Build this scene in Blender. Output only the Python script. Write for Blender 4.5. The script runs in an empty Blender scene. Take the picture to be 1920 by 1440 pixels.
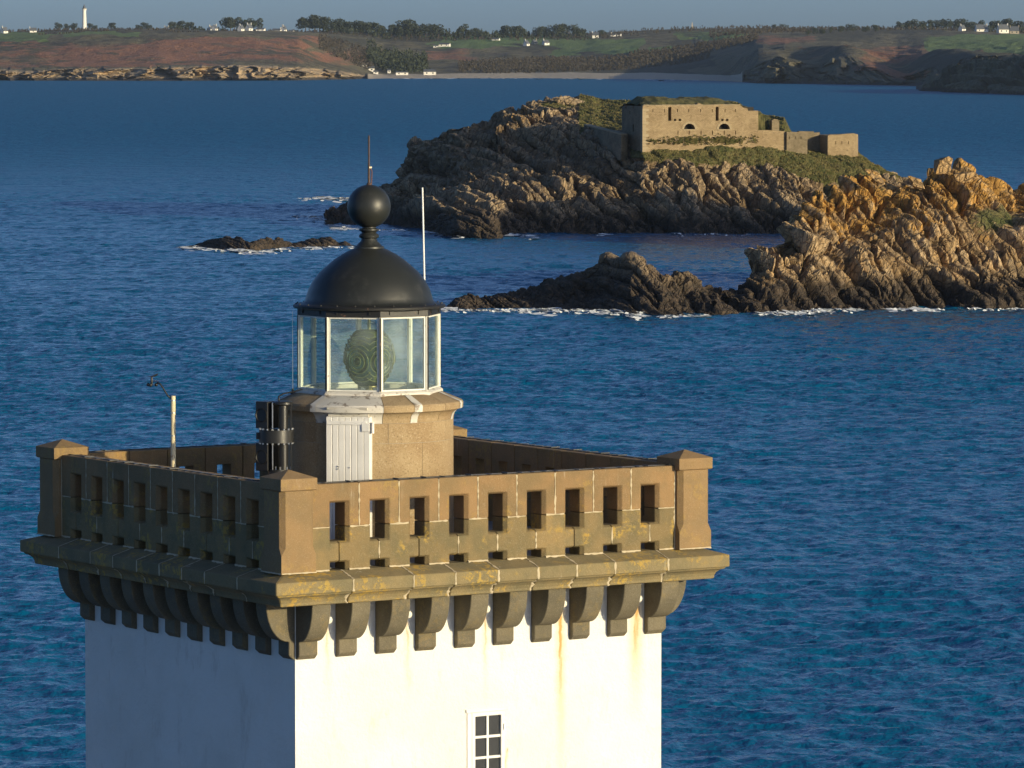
import bpy, math, random
import numpy as np
from mathutils import Vector, Matrix
from mathutils.geometry import tessellate_polygon
R = math.radians
scene = bpy.context.scene
COL = scene.collection

# ------------------------------------------------------------------ camera
FPX, YH, CAMZ = 9800.0, 85.0, 26.0          # focal length and horizon row of the photograph, camera height
PITCH = math.atan((720 - YH) / FPX)
cam_d = bpy.data.cameras.new('camera'); cam = bpy.data.objects.new('camera', cam_d); COL.objects.link(cam)
cam.location = (0, 0, CAMZ); cam.rotation_euler = (math.pi / 2 - PITCH, 0, 0)
cam_d.sensor_width = 36; cam_d.lens = FPX / 1920 * 36; cam_d.clip_start = 1; cam_d.clip_end = 40000
scene.camera = cam

# ------------------------------------------------------------------ sky, sun, exposure
SUN_AZ, SUN_EL = R(50), R(9.5)              # azimuth measured from behind the camera towards the right
SDIR = Vector((math.sin(SUN_AZ) * math.cos(SUN_EL), -math.cos(SUN_AZ) * math.cos(SUN_EL), math.sin(SUN_EL)))
w = bpy.data.worlds.new('World'); scene.world = w; w.use_nodes = True
nt = w.node_tree; nt.nodes.clear()
sky = nt.nodes.new('ShaderNodeTexSky'); sky.sky_type = 'NISHITA'; sky.sun_disc = False
sky.sun_elevation = SUN_EL; sky.sun_rotation = math.pi - SUN_AZ
sky.altitude = 0; sky.air_density = 0.42; sky.dust_density = 1.15; sky.ozone_density = 2.6
bg = nt.nodes.new('ShaderNodeBackground'); bg.inputs['Strength'].default_value = 0.15
out = nt.nodes.new('ShaderNodeOutputWorld')
nt.links.new(sky.outputs[0], bg.inputs[0]); nt.links.new(bg.outputs[0], out.inputs[0])
sl = bpy.data.lights.new('sun', 'SUN'); sl.energy = 4.5; sl.angle = R(0.53); sl.color = (1.0, 0.83, 0.50)
so = bpy.data.objects.new('sun', sl); COL.objects.link(so)
so.rotation_euler = SDIR.to_track_quat('Z', 'Y').to_euler()
so.location = (200, -200, 200)
vs = scene.view_settings; vs.view_transform = 'Standard'; vs.look = 'None'; vs.exposure = 0.12; vs.gamma = 1.0
vs.use_curve_mapping = False

# ------------------------------------------------------------------ helpers
rng = np.random.default_rng(7); rnd = random.Random(7)
cp, sp = math.cos(PITCH), math.sin(PITCH)
def at(x, y, d):                             # photograph pixel at forward distance d (along +Y) -> point
    rx, ry, rz = (x - 960), FPX * cp - (y - 720) * sp, -FPX * sp - (y - 720) * cp
    k = d / ry
    return Vector((rx * k, d, CAMZ + rz * k))
def sea_d(y):                                # distance of the sea surface seen in pixel row y
    ry, rz = FPX * cp - (y - 720) * sp, -FPX * sp - (y - 720) * cp
    return -CAMZ * ry / rz
def tag(o, label=None, cat=None, group=None, kind=None):
    if label: o['label'] = label
    if cat: o['category'] = cat
    if group: o['group'] = group
    if kind: o['kind'] = kind
    return o
def empty(name, loc=(0, 0, 0), rz=0, parent=None):
    o = bpy.data.objects.new(name, None); COL.objects.link(o)
    o.location = loc; o.rotation_euler = (0, 0, rz); o.empty_display_size = 0.3
    if parent: o.parent = parent
    return o
def link(name, mesh, parent=None, loc=(0, 0, 0), rot=(0, 0, 0), scale=None):
    o = bpy.data.objects.new(name, mesh); COL.objects.link(o)
    o.location = loc; o.rotation_euler = rot
    if scale: o.scale = scale
    if parent: o.parent = parent
    return o

class MB:                                    # collects shapes into one mesh
    def __init__(s): s.v = []; s.f = []; s.M = Matrix.Identity(4)
    def add(s, vs, fs):
        b = len(s.v); s.v += [tuple(s.M @ Vector(p)) for p in vs]; s.f += [tuple(i + b for i in f) for f in fs]; return s
    def box(s, x0, x1, y0, y1, z0, z1):
        return s.add([(x0,y0,z0),(x1,y0,z0),(x1,y1,z0),(x0,y1,z0),(x0,y0,z1),(x1,y0,z1),(x1,y1,z1),(x0,y1,z1)],
                     [(0,3,2,1),(4,5,6,7),(0,1,5,4),(1,2,6,5),(2,3,7,6),(3,0,4,7)])
    def lathe(s, prof, n=32, c=(0, 0), a0=0.0, cap=True):   # prof: (r, z) from bottom to top
        vs = []; fs = []
        for r, z in prof:
            for i in range(n):
                a = a0 + 2 * math.pi * i / n; vs.append((c[0] + r * math.cos(a), c[1] + r * math.sin(a), z))
        for j in range(len(prof) - 1):
            for i in range(n):
                k = (i + 1) % n; fs.append((j*n+i, j*n+k, (j+1)*n+k, (j+1)*n+i))
        if cap:
            fs.append(tuple(range(n - 1, -1, -1))); fs.append(tuple((len(prof)-1)*n + i for i in range(n)))
        return s.add(vs, fs)
    def tube(s, pts, r, n=8, r1=None):
        pts = [Vector(p) for p in pts]; vs = []; fs = []; m = len(pts)
        for j, p in enumerate(pts):
            d = (pts[min(j+1, m-1)] - pts[max(j-1, 0)]).normalized()
            u = d.orthogonal().normalized() if j == 0 else (u - d * u.dot(d)).normalized()
            v = d.cross(u); rr = r if r1 is None else r + (r1 - r) * j / (m - 1)
            for i in range(n):
                a = 2 * math.pi * i / n; vs.append(tuple(p + (u * math.cos(a) + v * math.sin(a)) * rr))
        for j in range(m - 1):
            for i in range(n):
                k = (i + 1) % n; fs.append((j*n+i, j*n+k, (j+1)*n+k, (j+1)*n+i))
        fs.append(tuple(range(n - 1, -1, -1))); fs.append(tuple((m-1)*n + i for i in range(n)))
        return s.add(vs, fs)
    def sections(s, rings, close=True):      # rings of equal length, joined
        n = len(rings[0]); vs = [p for r in rings for p in r]; fs = []
        for j in range(len(rings) - 1):
            for i in range(n):
                k = (i + 1) % n; fs.append((j*n+i, j*n+k, (j+1)*n+k, (j+1)*n+i))
        if close:
            fs.append(tuple(range(n - 1, -1, -1))); fs.append(tuple((len(rings)-1)*n + i for i in range(n)))
        return s.add(vs, fs)
    def plate(s, outer, holes, y0, y1):      # wall panel in the xz plane with holes, from y0 (front) to y1
        loops = [outer] + holes; flat = [p for l in loops for p in l]
        tris = tessellate_polygon([[Vector((x, z, 0)) for x, z in l] for l in loops])
        n = len(flat); vs = [(x, y0, z) for x, z in flat] + [(x, y1, z) for x, z in flat]; fs = []
        for t in tris: fs.append(tuple(t)); fs.append(tuple(i + n for i in reversed(t)))
        b = 0
        for l in loops:
            m = len(l)
            for i in range(m):
                k = (i + 1) % m; fs.append((b+i, b+k, b+k+n, b+i+n))
            b += m
        return s.add(vs, fs)
    def mesh(s, name, mat, smooth=False, bevel=0, seg=1):
        me = bpy.data.meshes.new(name); me.from_pydata(s.v, [], s.f)
        import bmesh
        bm = bmesh.new(); bm.from_mesh(me)
        bmesh.ops.recalc_face_normals(bm, faces=bm.faces)
        if bevel:
            es = [e for e in bm.edges if len(e.link_faces) == 2 and e.calc_face_angle(0) > 0.4]
            bmesh.ops.bevel(bm, geom=es, offset=bevel, segments=seg, affect='EDGES', clamp_overlap=True)
        bm.to_mesh(me); bm.free()
        if smooth:
            me.shade_smooth()
            if smooth is not True: me.set_sharp_from_angle(angle=R(smooth))
        if mat: me.materials.append(mat)
        return me
    def build(s, name, mat, parent=None, loc=(0,0,0), **k):
        return link(name, s.mesh(name, mat, **k), parent, loc)

def grid_mesh(name, V, mat, attrs=None, smooth=False):    # V: (nu, nv, 3)
    nu, nv = V.shape[:2]
    me = bpy.data.meshes.new(name); me.vertices.add(nu * nv); me.vertices.foreach_set('co', V.reshape(-1).astype(np.float32))
    i = np.arange(nu - 1)[:, None] * nv + np.arange(nv - 1)[None]
    q = np.stack([i, i + nv, i + nv + 1, i + 1], -1).reshape(-1)
    n = (nu - 1) * (nv - 1)
    me.loops.add(n * 4); me.loops.foreach_set('vertex_index', q.astype(np.int32))
    me.polygons.add(n); me.polygons.foreach_set('loop_start', np.arange(n, dtype=np.int32) * 4)
    me.polygons.foreach_set('loop_total', np.full(n, 4, np.int32))
    me.update(); me.validate()
    for k, a in (attrs or {}).items():
        at_ = me.attributes.new(k, 'FLOAT', 'POINT'); at_.data.foreach_set('value', a.reshape(-1).astype(np.float32))
    if smooth: me.shade_smooth()
    else: me.shade_flat()
    me.materials.append(mat)
    return me
def quads_mesh(name, Q, mat):                # Q: (n, 4, 3) loose quads
    n = len(Q); me = bpy.data.meshes.new(name)
    me.vertices.add(n * 4); me.vertices.foreach_set('co', Q.reshape(-1).astype(np.float32))
    me.loops.add(n * 4); me.loops.foreach_set('vertex_index', np.arange(n * 4, dtype=np.int32))
    me.polygons.add(n); me.polygons.foreach_set('loop_start', np.arange(n, dtype=np.int32) * 4)
    me.polygons.foreach_set('loop_total', np.full(n, 4, np.int32)); me.update(); me.validate()
    me.materials.append(mat); return me

def vnoise(x, y, seed=0):                    # smooth value noise, about -1..1
    r = np.random.default_rng(seed).random((64, 64))
    xi = np.floor(x).astype(int); yi = np.floor(y).astype(int); fx = x - xi; fy = y - yi
    fx = fx * fx * (3 - 2 * fx); fy = fy * fy * (3 - 2 * fy); g = lambda a, b: r[a % 64, b % 64]
    return 2 * ((g(xi, yi) * (1-fx) + g(xi+1, yi) * fx) * (1-fy) + (g(xi, yi+1) * (1-fx) + g(xi+1, yi+1) * fx) * fy) - 1
def fbm(x, y, o=4, seed=0): return sum(vnoise(x * 2**k + 17*k, y * 2**k - 9*k, seed + k) / 2**k for k in range(o))
def plates(x, y, size, seed, tilt=0.5):      # broken rock plates: every cell is a tilted facet
    r = np.random.default_rng(seed); n = 128
    jx, jy, h, gx, gy = (r.random((n, n)) for _ in range(5))
    u, v = x / size, y / size; iu = np.floor(u).astype(int); iv = np.floor(v).astype(int)
    best = np.full(u.shape, 9e9); sec = np.full(u.shape, 9e9); val = np.zeros(u.shape)
    for a in (-1, 0, 1):
        for b in (-1, 0, 1):
            ci, cj = (iu + a) % n, (iv + b) % n
            dx = u - (iu + a + jx[ci, cj]); dy = v - (iv + b + jy[ci, cj]); d = dx * dx + dy * dy
            val_ = (h[ci, cj] - .5) + tilt * ((gx[ci, cj] - .5) * dx + (gy[ci, cj] - .5) * dy)
            m = d < best
            sec = np.where(m, best, np.minimum(sec, d)); val = np.where(m, val_, val); best = np.where(m, d, best)
    return val, np.sqrt(sec) - np.sqrt(best)

# ------------------------------------------------------------------ materials
class NT:
    def __init__(s, name):
        s.m = bpy.data.materials.new(name); s.m.use_nodes = True; s.t = s.m.node_tree; s.t.nodes.clear()
        s.out = s.n('ShaderNodeOutputMaterial')
    def n(s, typ, **kw):
        o = s.t.nodes.new(typ)
        for k, v in kw.items():
            if k.startswith('_'): setattr(o, k[1:], v)
            else: s.set(o.inputs[k.replace('__', ' ')] if not k.startswith('i') or not k[1:].isdigit() else o.inputs[int(k[1:])], v)
        return o
    def set(s, sock, v):
        if hasattr(v, 'is_output') or isinstance(v, bpy.types.NodeSocket): s.t.links.new(v, sock)
        elif isinstance(v, bpy.types.Node): s.t.links.new(v.outputs[0], sock)
        elif isinstance(v, (tuple, list)) and len(v) == 3 and sock.type == 'RGBA': sock.default_value = (*v, 1)
        else: sock.default_value = v
    def math(s, op, a, b=0.0, c=False): return s.n('ShaderNodeMath', _operation=op, _use_clamp=c, i0=a, i1=b).outputs[0]
    def mix(s, f, a, b, mode='MIX'):
        o = s.t.nodes.new('ShaderNodeMix'); o.data_type = 'RGBA'; o.blend_type = mode; o.clamp_factor = True
        s.set(o.inputs[0], f); s.set(o.inputs[6], a); s.set(o.inputs[7], b); return o.outputs[2]
    def noise(s, vec, scale, detail=4, rough=.55, col=False, dist=0.0):
        o = s.n('ShaderNodeTexNoise', Scale=scale, Detail=detail, Roughness=rough, Distortion=dist)
        if vec is not None: s.set(o.inputs['Vector'], vec)
        return o.outputs[1 if col else 0]
    def ramp(s, f, a, b, smooth=True):       # 0 below a, 1 above b
        o = s.n('ShaderNodeMapRange', _interpolation_type='SMOOTHSTEP' if smooth else 'LINEAR')
        s.set(o.inputs[0], f); s.set(o.inputs[1], a); s.set(o.inputs[2], b); return o.outputs[0]
    def obj(s): return s.n('ShaderNodeTexCoord').outputs['Object']
    def pos(s): return s.n('ShaderNodeNewGeometry').outputs['Position']
    def scale(s, v, k): return s.n('ShaderNodeVectorMath', _operation='MULTIPLY', i0=v, i1=k).outputs[0]
    def xyz(s, v): return s.n('ShaderNodeSeparateXYZ', i0=v).outputs
    def attr(s, name): return s.n('ShaderNodeAttribute', _attribute_name=name).outputs['Fac']
    def rand(s): return s.n('ShaderNodeObjectInfo').outputs['Random']
    def bump(s, h, strength=.3, dist=.02):
        return s.n('ShaderNodeBump', Strength=strength, Distance=dist, Height=h).outputs[0]
    def done(s, col, rough=.8, normal=None, **kw):
        p = s.n('ShaderNodeBsdfPrincipled'); s.set(p.inputs['Base Color'], col); s.set(p.inputs['Roughness'], rough)
        for k, v in kw.items(): s.set(p.inputs[k.replace('__', ' ')], v)
        if normal is not None: s.set(p.inputs['Normal'], normal)
        s.t.links.new(p.outputs[0], s.out.inputs[0]); return s.m
M = {}
def stone(name, c1, c2, spec=(.5, .45, .35), lichen=0.0, rough=.85, speck=.35, scale=3.0, var=.35, streak=0.0, gs=90):
    k = NT(name); o = k.obj(); ri = k.rand()
    o2 = k.n('ShaderNodeVectorMath', _operation='ADD', i0=o, i1=k.n('ShaderNodeCombineXYZ', i0=k.math('MULTIPLY', ri, 31.0), i1=k.math('MULTIPLY', ri, 17.0), i2=0.0).outputs[0]).outputs[0]
    big = k.noise(o2, scale, 5, .6); c = k.mix(k.ramp(big, .35, .68), c1, c2)
    c = k.mix(k.math('MULTIPLY', k.math('SUBTRACT', ri, .2), var, True), c, tuple(x * .62 for x in c2))
    g = k.noise(o2, gs, 3, .7); c = k.mix(k.math('MULTIPLY', k.ramp(g, .55, .72), speck), c, spec)
    c = k.mix(k.math('MULTIPLY', k.ramp(g, .45, .30), speck), c, tuple(x * .4 for x in c1))
    if lichen:
        l = k.math('MULTIPLY', k.ramp(k.noise(o2, 1.7, 3, .6), .49, .61), k.ramp(k.noise(o2, 14, 5, .75), .48, .58))
        c = k.mix(k.math('MULTIPLY', l, lichen), c, k.mix(k.noise(o2, 6, 3), (.46, .26, .03), (.34, .27, .08)))
    if streak:
        s_ = k.math('MULTIPLY', k.ramp(k.noise(k.scale(o2, (9, 9, .8)), 1.0, 4, .6), .62, .72), k.ramp(k.noise(o2, 1.2, 2), .5, .65))
        c = k.mix(k.math('MULTIPLY', s_, streak), c, (.72, .68, .55))
    b = k.math('ADD', k.noise(o2, 40, 5, .7), k.math('MULTIPLY', k.noise(o2, 7, 3), 2.0))
    return k.done(c, rough, k.bump(b, .5, .012))
M['parapet'] = stone('parapet_stone', (.282, .172, .075), (.205, .140, .064), lichen=.45, streak=.5)
M['pier'] = stone('pier_stone', (.280, .178, .080), (.220, .148, .070), lichen=.3, streak=.35, scale=2.0)
M['parapet_low'] = stone('parapet_lower_stone', (.255, .178, .076), (.160, .130, .062), lichen=.9, var=.5)
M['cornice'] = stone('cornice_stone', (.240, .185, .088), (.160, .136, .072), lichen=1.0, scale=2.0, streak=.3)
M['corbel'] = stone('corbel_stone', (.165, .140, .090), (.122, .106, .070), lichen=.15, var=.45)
M['granite'] = stone('granite', (.38, .28, .155), (.30, .205, .105), spec=(.52, .43, .30), speck=.8, scale=2.2, var=.25, gs=48)
def plain(name, col, rough=.5, metal=0.0, wear=None, bump=0.0, wsc=6.0, wth=(.56, .66)):
    k = NT(name); o = k.obj(); c = k.mix(k.noise(o, wsc * .6, 4), tuple(x * .82 for x in col), tuple(min(1, x * 1.12) for x in col))
    if wear: c = k.mix(k.ramp(k.noise(o, wsc, 6, .7), *wth), c, wear)
    nrm = k.bump(k.noise(o, 30, 4), bump, .006) if bump else None
    return k.done(c, k.math('ADD', k.math('MULTIPLY', k.noise(o, 9, 3), .2), rough - .1), nrm, Metallic=metal)
M['mortar'] = plain('mortar', (.52, .44, .30), .9, bump=.4)
M['black'] = plain('black_enamel', (.0205, .0225, .020), .44, bump=.12, wear=(.045, .046, .042), wsc=3.5, wth=(.52, .75))
M['black_rim'] = plain('black_rim_paint', (.02, .02, .019), .5, wear=(.20, .11, .07), wsc=11, wth=(.62, .68))
M['signal'] = plain('signal_black', (.022, .022, .021), .38)
M['signal_in'] = plain('signal_horn', (.008, .008, .008), .6)
M['steel'] = plain('galvanised_steel', (.62, .62, .60), .35, .9)
M['white_paint'] = plain('white_paint', (.78, .77, .74), .5, bump=.15)
M['post_paint'] = plain('post_paint', (.74, .73, .66), .5, wear=(.16, .11, .08), wsc=16, wth=(.62, .68))
M['lead'] = plain('ledge_paint', (.64, .61, .54), .6, wear=(.22, .18, .14), wsc=6, wth=(.53, .64), bump=.3)
M['mast'] = plain('mast_paint', (.66, .58, .38), .5, wear=(.35, .26, .15), wsc=14)
M['dark_plastic'] = plain('dark_plastic', (.015, .016, .018), .4)
M['white_plastic'] = plain('white_plastic', (.82, .82, .80), .35)
M['rod'] = plain('rod_iron', (.07, .045, .038), .7, wear=(.16, .07, .04))
M['rust'] = plain('rusty_iron', (.16, .075, .045), .8, wear=(.30, .12, .05), bump=.3)
M['spout'] = plain('white_spout', (.78, .76, .68), .6, wear=(.35, .20, .09), wsc=9, wth=(.6, .7))
M['deck'] = plain('gallery_deck', (.30, .29, .26), .9, bump=.3)
M['ceramic'] = plain('brass_fitting', (.30, .26, .12), .35, .8)
def wall_paint():
    k = NT('white_render'); o = k.obj(); x, y, z = k.xyz(o)
    c = k.mix(k.ramp(k.noise(o, .9, 5, .6), .35, .7), (.80, .795, .755), (.73, .725, .675))
    c = k.mix(k.math('MULTIPLY', k.ramp(k.noise(k.scale(o, (1, 1, .35)), 3.2, 6, .75), .54, .70), .34), c, (.45, .40, .33))
    c = k.mix(k.ramp(k.noise(k.scale(o, (1, 1, .5)), 5.5, 6, .8), .745, .775), c, (.30, .27, .24))
    wob = k.math('MULTIPLY', k.math('SUBTRACT', k.noise(k.scale(o, (1, 1, 3)), 2.0, 3), .5), .10)
    front = k.ramp(y, -2.70, -2.75)
    for x0, ztop, ln, wd, am in ((1.20, 18.72, .85, .034, 1.3), (2.37, 18.78, .55, .055, 1.3), (.05, 18.70, .45, .022, .6), (-1.12, 18.70, .4, .025, .45), (-2.3, 18.7, .4, .03, .4), (.36, 16.98, .2, .012, .9)):
        dx = k.math('ABSOLUTE', k.math('SUBTRACT', k.math('ADD', x, wob), x0))
        m = k.math('MULTIPLY', k.ramp(dx, wd, wd * .25), k.math('MULTIPLY', k.ramp(z, ztop - ln * 1.6, ztop - ln * .15), k.ramp(z, ztop + .05, ztop)))
        m = k.math('MULTIPLY', k.math('MULTIPLY', m, am), k.math('MULTIPLY', front, k.ramp(k.noise(k.scale(o, (30, 30, 3)), 1.0, 3), .25, .6)))
        c = k.mix(m, c, (.46, .15, .012))
        wide = k.math('MULTIPLY', k.ramp(dx, wd * 3.5, 0.0), k.math('MULTIPLY', k.ramp(z, ztop - ln * 3.2, ztop - ln * .5), k.ramp(z, ztop + .05, ztop)))
        c = k.mix(k.math('MULTIPLY', k.math('MULTIPLY', wide, front), .45 * am), c, (.66, .47, .18))
    b = k.math('ADD', k.noise(o, 22, 5, .7), k.math('MULTIPLY', k.noise(o, 3.0, 3), 2.0))
    return k.done(c, .75, k.bump(b, .55, .03))
M['render'] = wall_paint()
def glass(name, tint, fac, rough=.04, dirt=.0):
    k = NT(name); tr = k.n('ShaderNodeBsdfTransparent', Color=tint)
    p = k.n('ShaderNodeBsdfPrincipled', Roughness=rough); p.inputs['Base Color'].default_value = (.55, .66, .66, 1); p.inputs['IOR'].default_value = 1.5
    f = k.math('ADD', k.math('MULTIPLY', k.ramp(k.noise(k.obj(), 2.2, 4, .6), .35, .75), dirt), fac, True)
    mx = k.n('ShaderNodeMixShader', i0=f, i1=tr.outputs[0], i2=p.outputs[0]); k.t.links.new(mx.outputs[0], k.out.inputs[0]); return k.m
M['glass'] = glass('lantern_glass', (.93, .97, .95), .05, dirt=.13)
M['window_glass'] = plain('window_glass', (.035, .036, .036), .12)
def lens_mat():
    k = NT('lens_glass'); g = k.n('ShaderNodeBsdfGlass', Roughness=.08, IOR=1.5, Color=(.78, .86, .58))
    d = k.n('ShaderNodeBsdfPrincipled', Roughness=.12); d.inputs['Base Color'].default_value = (.045, .052, .016, 1)
    mx = k.n('ShaderNodeMixShader', i0=.45, i1=g.outputs[0], i2=d.outputs[0]); k.t.links.new(mx.outputs[0], k.out.inputs[0]); return k.m
M['lens'] = lens_mat()
M['lens_ring'] = plain('lens_prism', (.17, .185, .07), .10)  # paler than the lens body: highlights on the prisms are put into the colour
HAZE = 2.3e-5

def sea_mat():
    k = NT('sea_water'); p = k.pos()
    q = k.scale(p, (1, .8, 1)); x, y, z = k.xyz(p)
    big = k.noise(k.scale(p, (.35, 1, 1)), .018, 3, .5)                      # gusts and currents
    swell = k.noise(q, .11, 2, .5); chop = k.noise(q, .42, 3, .6, dist=.4); rip = k.noise(q, 1.5, 3, .65)
    far = k.ramp(y, 700.0, 1100.0); near = k.math('SUBTRACT', 1.0, far)     # beyond the modelled waves the relief is in the bump alone
    h = k.math('MULTIPLY', k.math('ADD', k.math('MULTIPLY', swell, 2.6), k.math('MULTIPLY', chop, 2.0)), far)
    h = k.math('ADD', h, k.math('ADD', k.math('MULTIPLY', k.noise(q, .9, 3, .6), .30), k.math('MULTIPLY', rip, .11)))
    h = k.math('MULTIPLY', h, k.math('ADD', .6, k.math('MULTIPLY', big, .8)))
    c = k.mix(k.ramp(big, .35, .65), (.0005, .104, .222), (.0005, .110, .230))
    nb = k.n('ShaderNodeBump', Strength=1.0, Distance=1.0, Height=h).outputs[0]
    return k.done(c, k.math('ADD', .15, k.math('MULTIPLY', k.ramp(y, 400.0, 1600.0), .30)), nb, IOR=1.33, Specular__IOR__Level=.24)
M['sea'] = sea_mat()
def rock_mat(name, c1, c2, dark_z, lich=1.0):
    k = NT(name); p = k.pos(); x, y, z = k.xyz(p); g = k.attr('grass'); li = k.attr('lichen'); to = k.attr('tone')
    n1 = k.noise(p, .35, 5, .6); n2 = k.noise(p, 1.8, 5, .7); n3 = k.noise(p, 7, 4, .7)
    c = k.mix(k.ramp(n1, .35, .65), c1, c2)
    c = k.mix(k.ramp(to, -.05, -.5), c, tuple(v * .62 for v in c1)); c = k.mix(k.math('MULTIPLY', k.ramp(to, .05, .5), .6), c, tuple(min(1, v * 1.2) for v in c2))
    c = k.mix(k.math('MULTIPLY', k.ramp(n2, .50, .68), .6), c, (.17, .145, .11))
    c = k.mix(k.math('MULTIPLY', k.ramp(n3, .50, .30), .5), c, tuple(v * .45 for v in c1))
    c = k.mix(k.math('MULTIPLY', k.ramp(k.math('MULTIPLY', k.math('ADD', n2, li), k.math('ADD', n1, .2)), .62, .82), lich), c, (.44, .24, .055))
    wz = k.math('ADD', z, k.math('MULTIPLY', k.math('SUBTRACT', n1, .5), -3.6))
    c = k.mix(k.ramp(wz, dark_z + 1.3, dark_z - 1.0), c, k.mix(k.ramp(n2, .4, .62), (.040, .031, .022), (.095, .066, .042)))
    gm = k.ramp(k.math('ADD', g, k.math('MULTIPLY', k.math('SUBTRACT', n2, .5), 1.1)), .42, .62)
    gc = k.mix(k.ramp(n2, .35, .68), (.118, .116, .034), (.185, .150, .056)); gc = k.mix(k.ramp(n1, .40, .62), gc, (.085, .096, .025))
    c = k.mix(gm, c, gc)
    wp = k.n('ShaderNodeVectorMath', _operation='ADD', i0=p, i1=k.scale(k.noise(p, .8, 3, col=True), (.7, .7, .7))).outputs[0]
    wp = k.n('ShaderNodeVectorRotate', _rotation_type='AXIS_ANGLE', Vector=wp, Axis=(0, 1, 0), Angle=R(-32)).outputs[0]
    e1 = k.n('ShaderNodeTexVoronoi', _feature='DISTANCE_TO_EDGE', Vector=k.scale(wp, (1, .6, .35)), Scale=.75).outputs[0]
    e2 = k.n('ShaderNodeTexVoronoi', _feature='DISTANCE_TO_EDGE', Vector=k.scale(wp, (1, .6, .4)), Scale=2.1).outputs[0]
    crack = k.math('MINIMUM', k.ramp(e1, .0, .07), k.math('ADD', .35, k.math('MULTIPLY', k.ramp(e2, .0, .10), .65)))   # joints in the rock
    rockc = k.mix(k.math('MULTIPLY', k.math('SUBTRACT', 1.0, crack), .55), c, (.035, .026, .018)); c = k.mix(gm, rockc, c)
    b = k.math('ADD', k.noise(p, 2.2, 6, .75), k.math('ADD', k.math('MULTIPLY', n3, .5), k.math('MULTIPLY', crack, 2.5)))
    return k.done(c, .9, k.bump(b, .8, .14))
M['rock'] = rock_mat('islet_rock', (.31, .212, .115), (.40, .30, .185), 2.4, .8)
M['rock_front'] = rock_mat('headland_rock', (.42, .268, .118), (.50, .36, .205), 2.7, 1.0)
M['low_rock'] = rock_mat('low_rock', (.19, .132, .076), (.26, .19, .115), 3.0, .3)
M['reef'] = rock_mat('reef_rock', (.12, .085, .055), (.17, .125, .08), 2.2, .3)
def grass_mat():
    k = NT('rough_grass'); n = k.noise(k.pos(), 1.1, 3); return k.done(k.mix(k.ramp(n, .35, .65), (.098, .102, .028), (.195, .155, .056)), .9)
M['tuft'] = grass_mat()

# ------------------------------------------------------------------ the sea
def sea_h(x, y):                             # wind waves, crests sharper than troughs
    wx = x + 1.2 * vnoise(x * .13, y * .13, 301); wy = y + 1.2 * vnoise(x * .13 + 40, y * .13, 302)
    gust = .85 + .22 * vnoise(x * .012, y * .03, 303)
    h = .17 * vnoise(wx * .085, wy * .13, 304)
    for s_, am, sd in ((.27, .13, 305), (.55, .12, 306), (1.1, .085, 307), (2.1, .04, 308)):
        n = vnoise(wx * s_ * .8 + wy * s_ * .15, wy * s_ * 1.15, sd); h = h + am * (1 - 2 * np.abs(n) ** .8)
    return h * gust * .85
rows_ = [-3000, -500, 60, 120]; y_ = 165.0
while y_ < 1150: rows_.append(y_); y_ += max(.26, y_ * y_ * 1.5e-6)
while y_ < 9000: rows_.append(y_); y_ *= 1.06
rows_.append(9000.0); rows_ = np.array(rows_)
kc = np.concatenate([[-14, -4, -1, -.4, -.2, -.13], np.linspace(-.115, .115, 340), [.13, .2, .4, 1, 4, 14]])
YY, KK = np.meshgrid(rows_, kc); XX = KK * np.maximum(YY, 165)
am = np.where(np.abs(KK) < .119, 1, 0) * np.clip((YY - 160) / 5, 0, 1) * np.clip((1150 - YY) / 300, 0, 1)
SEAZ = sea_h(XX, YY) * am
tag(link('sea', grid_mesh('sea', np.stack([XX, YY, SEAZ], -1), M['sea'], smooth=True)), kind='structure')

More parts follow.
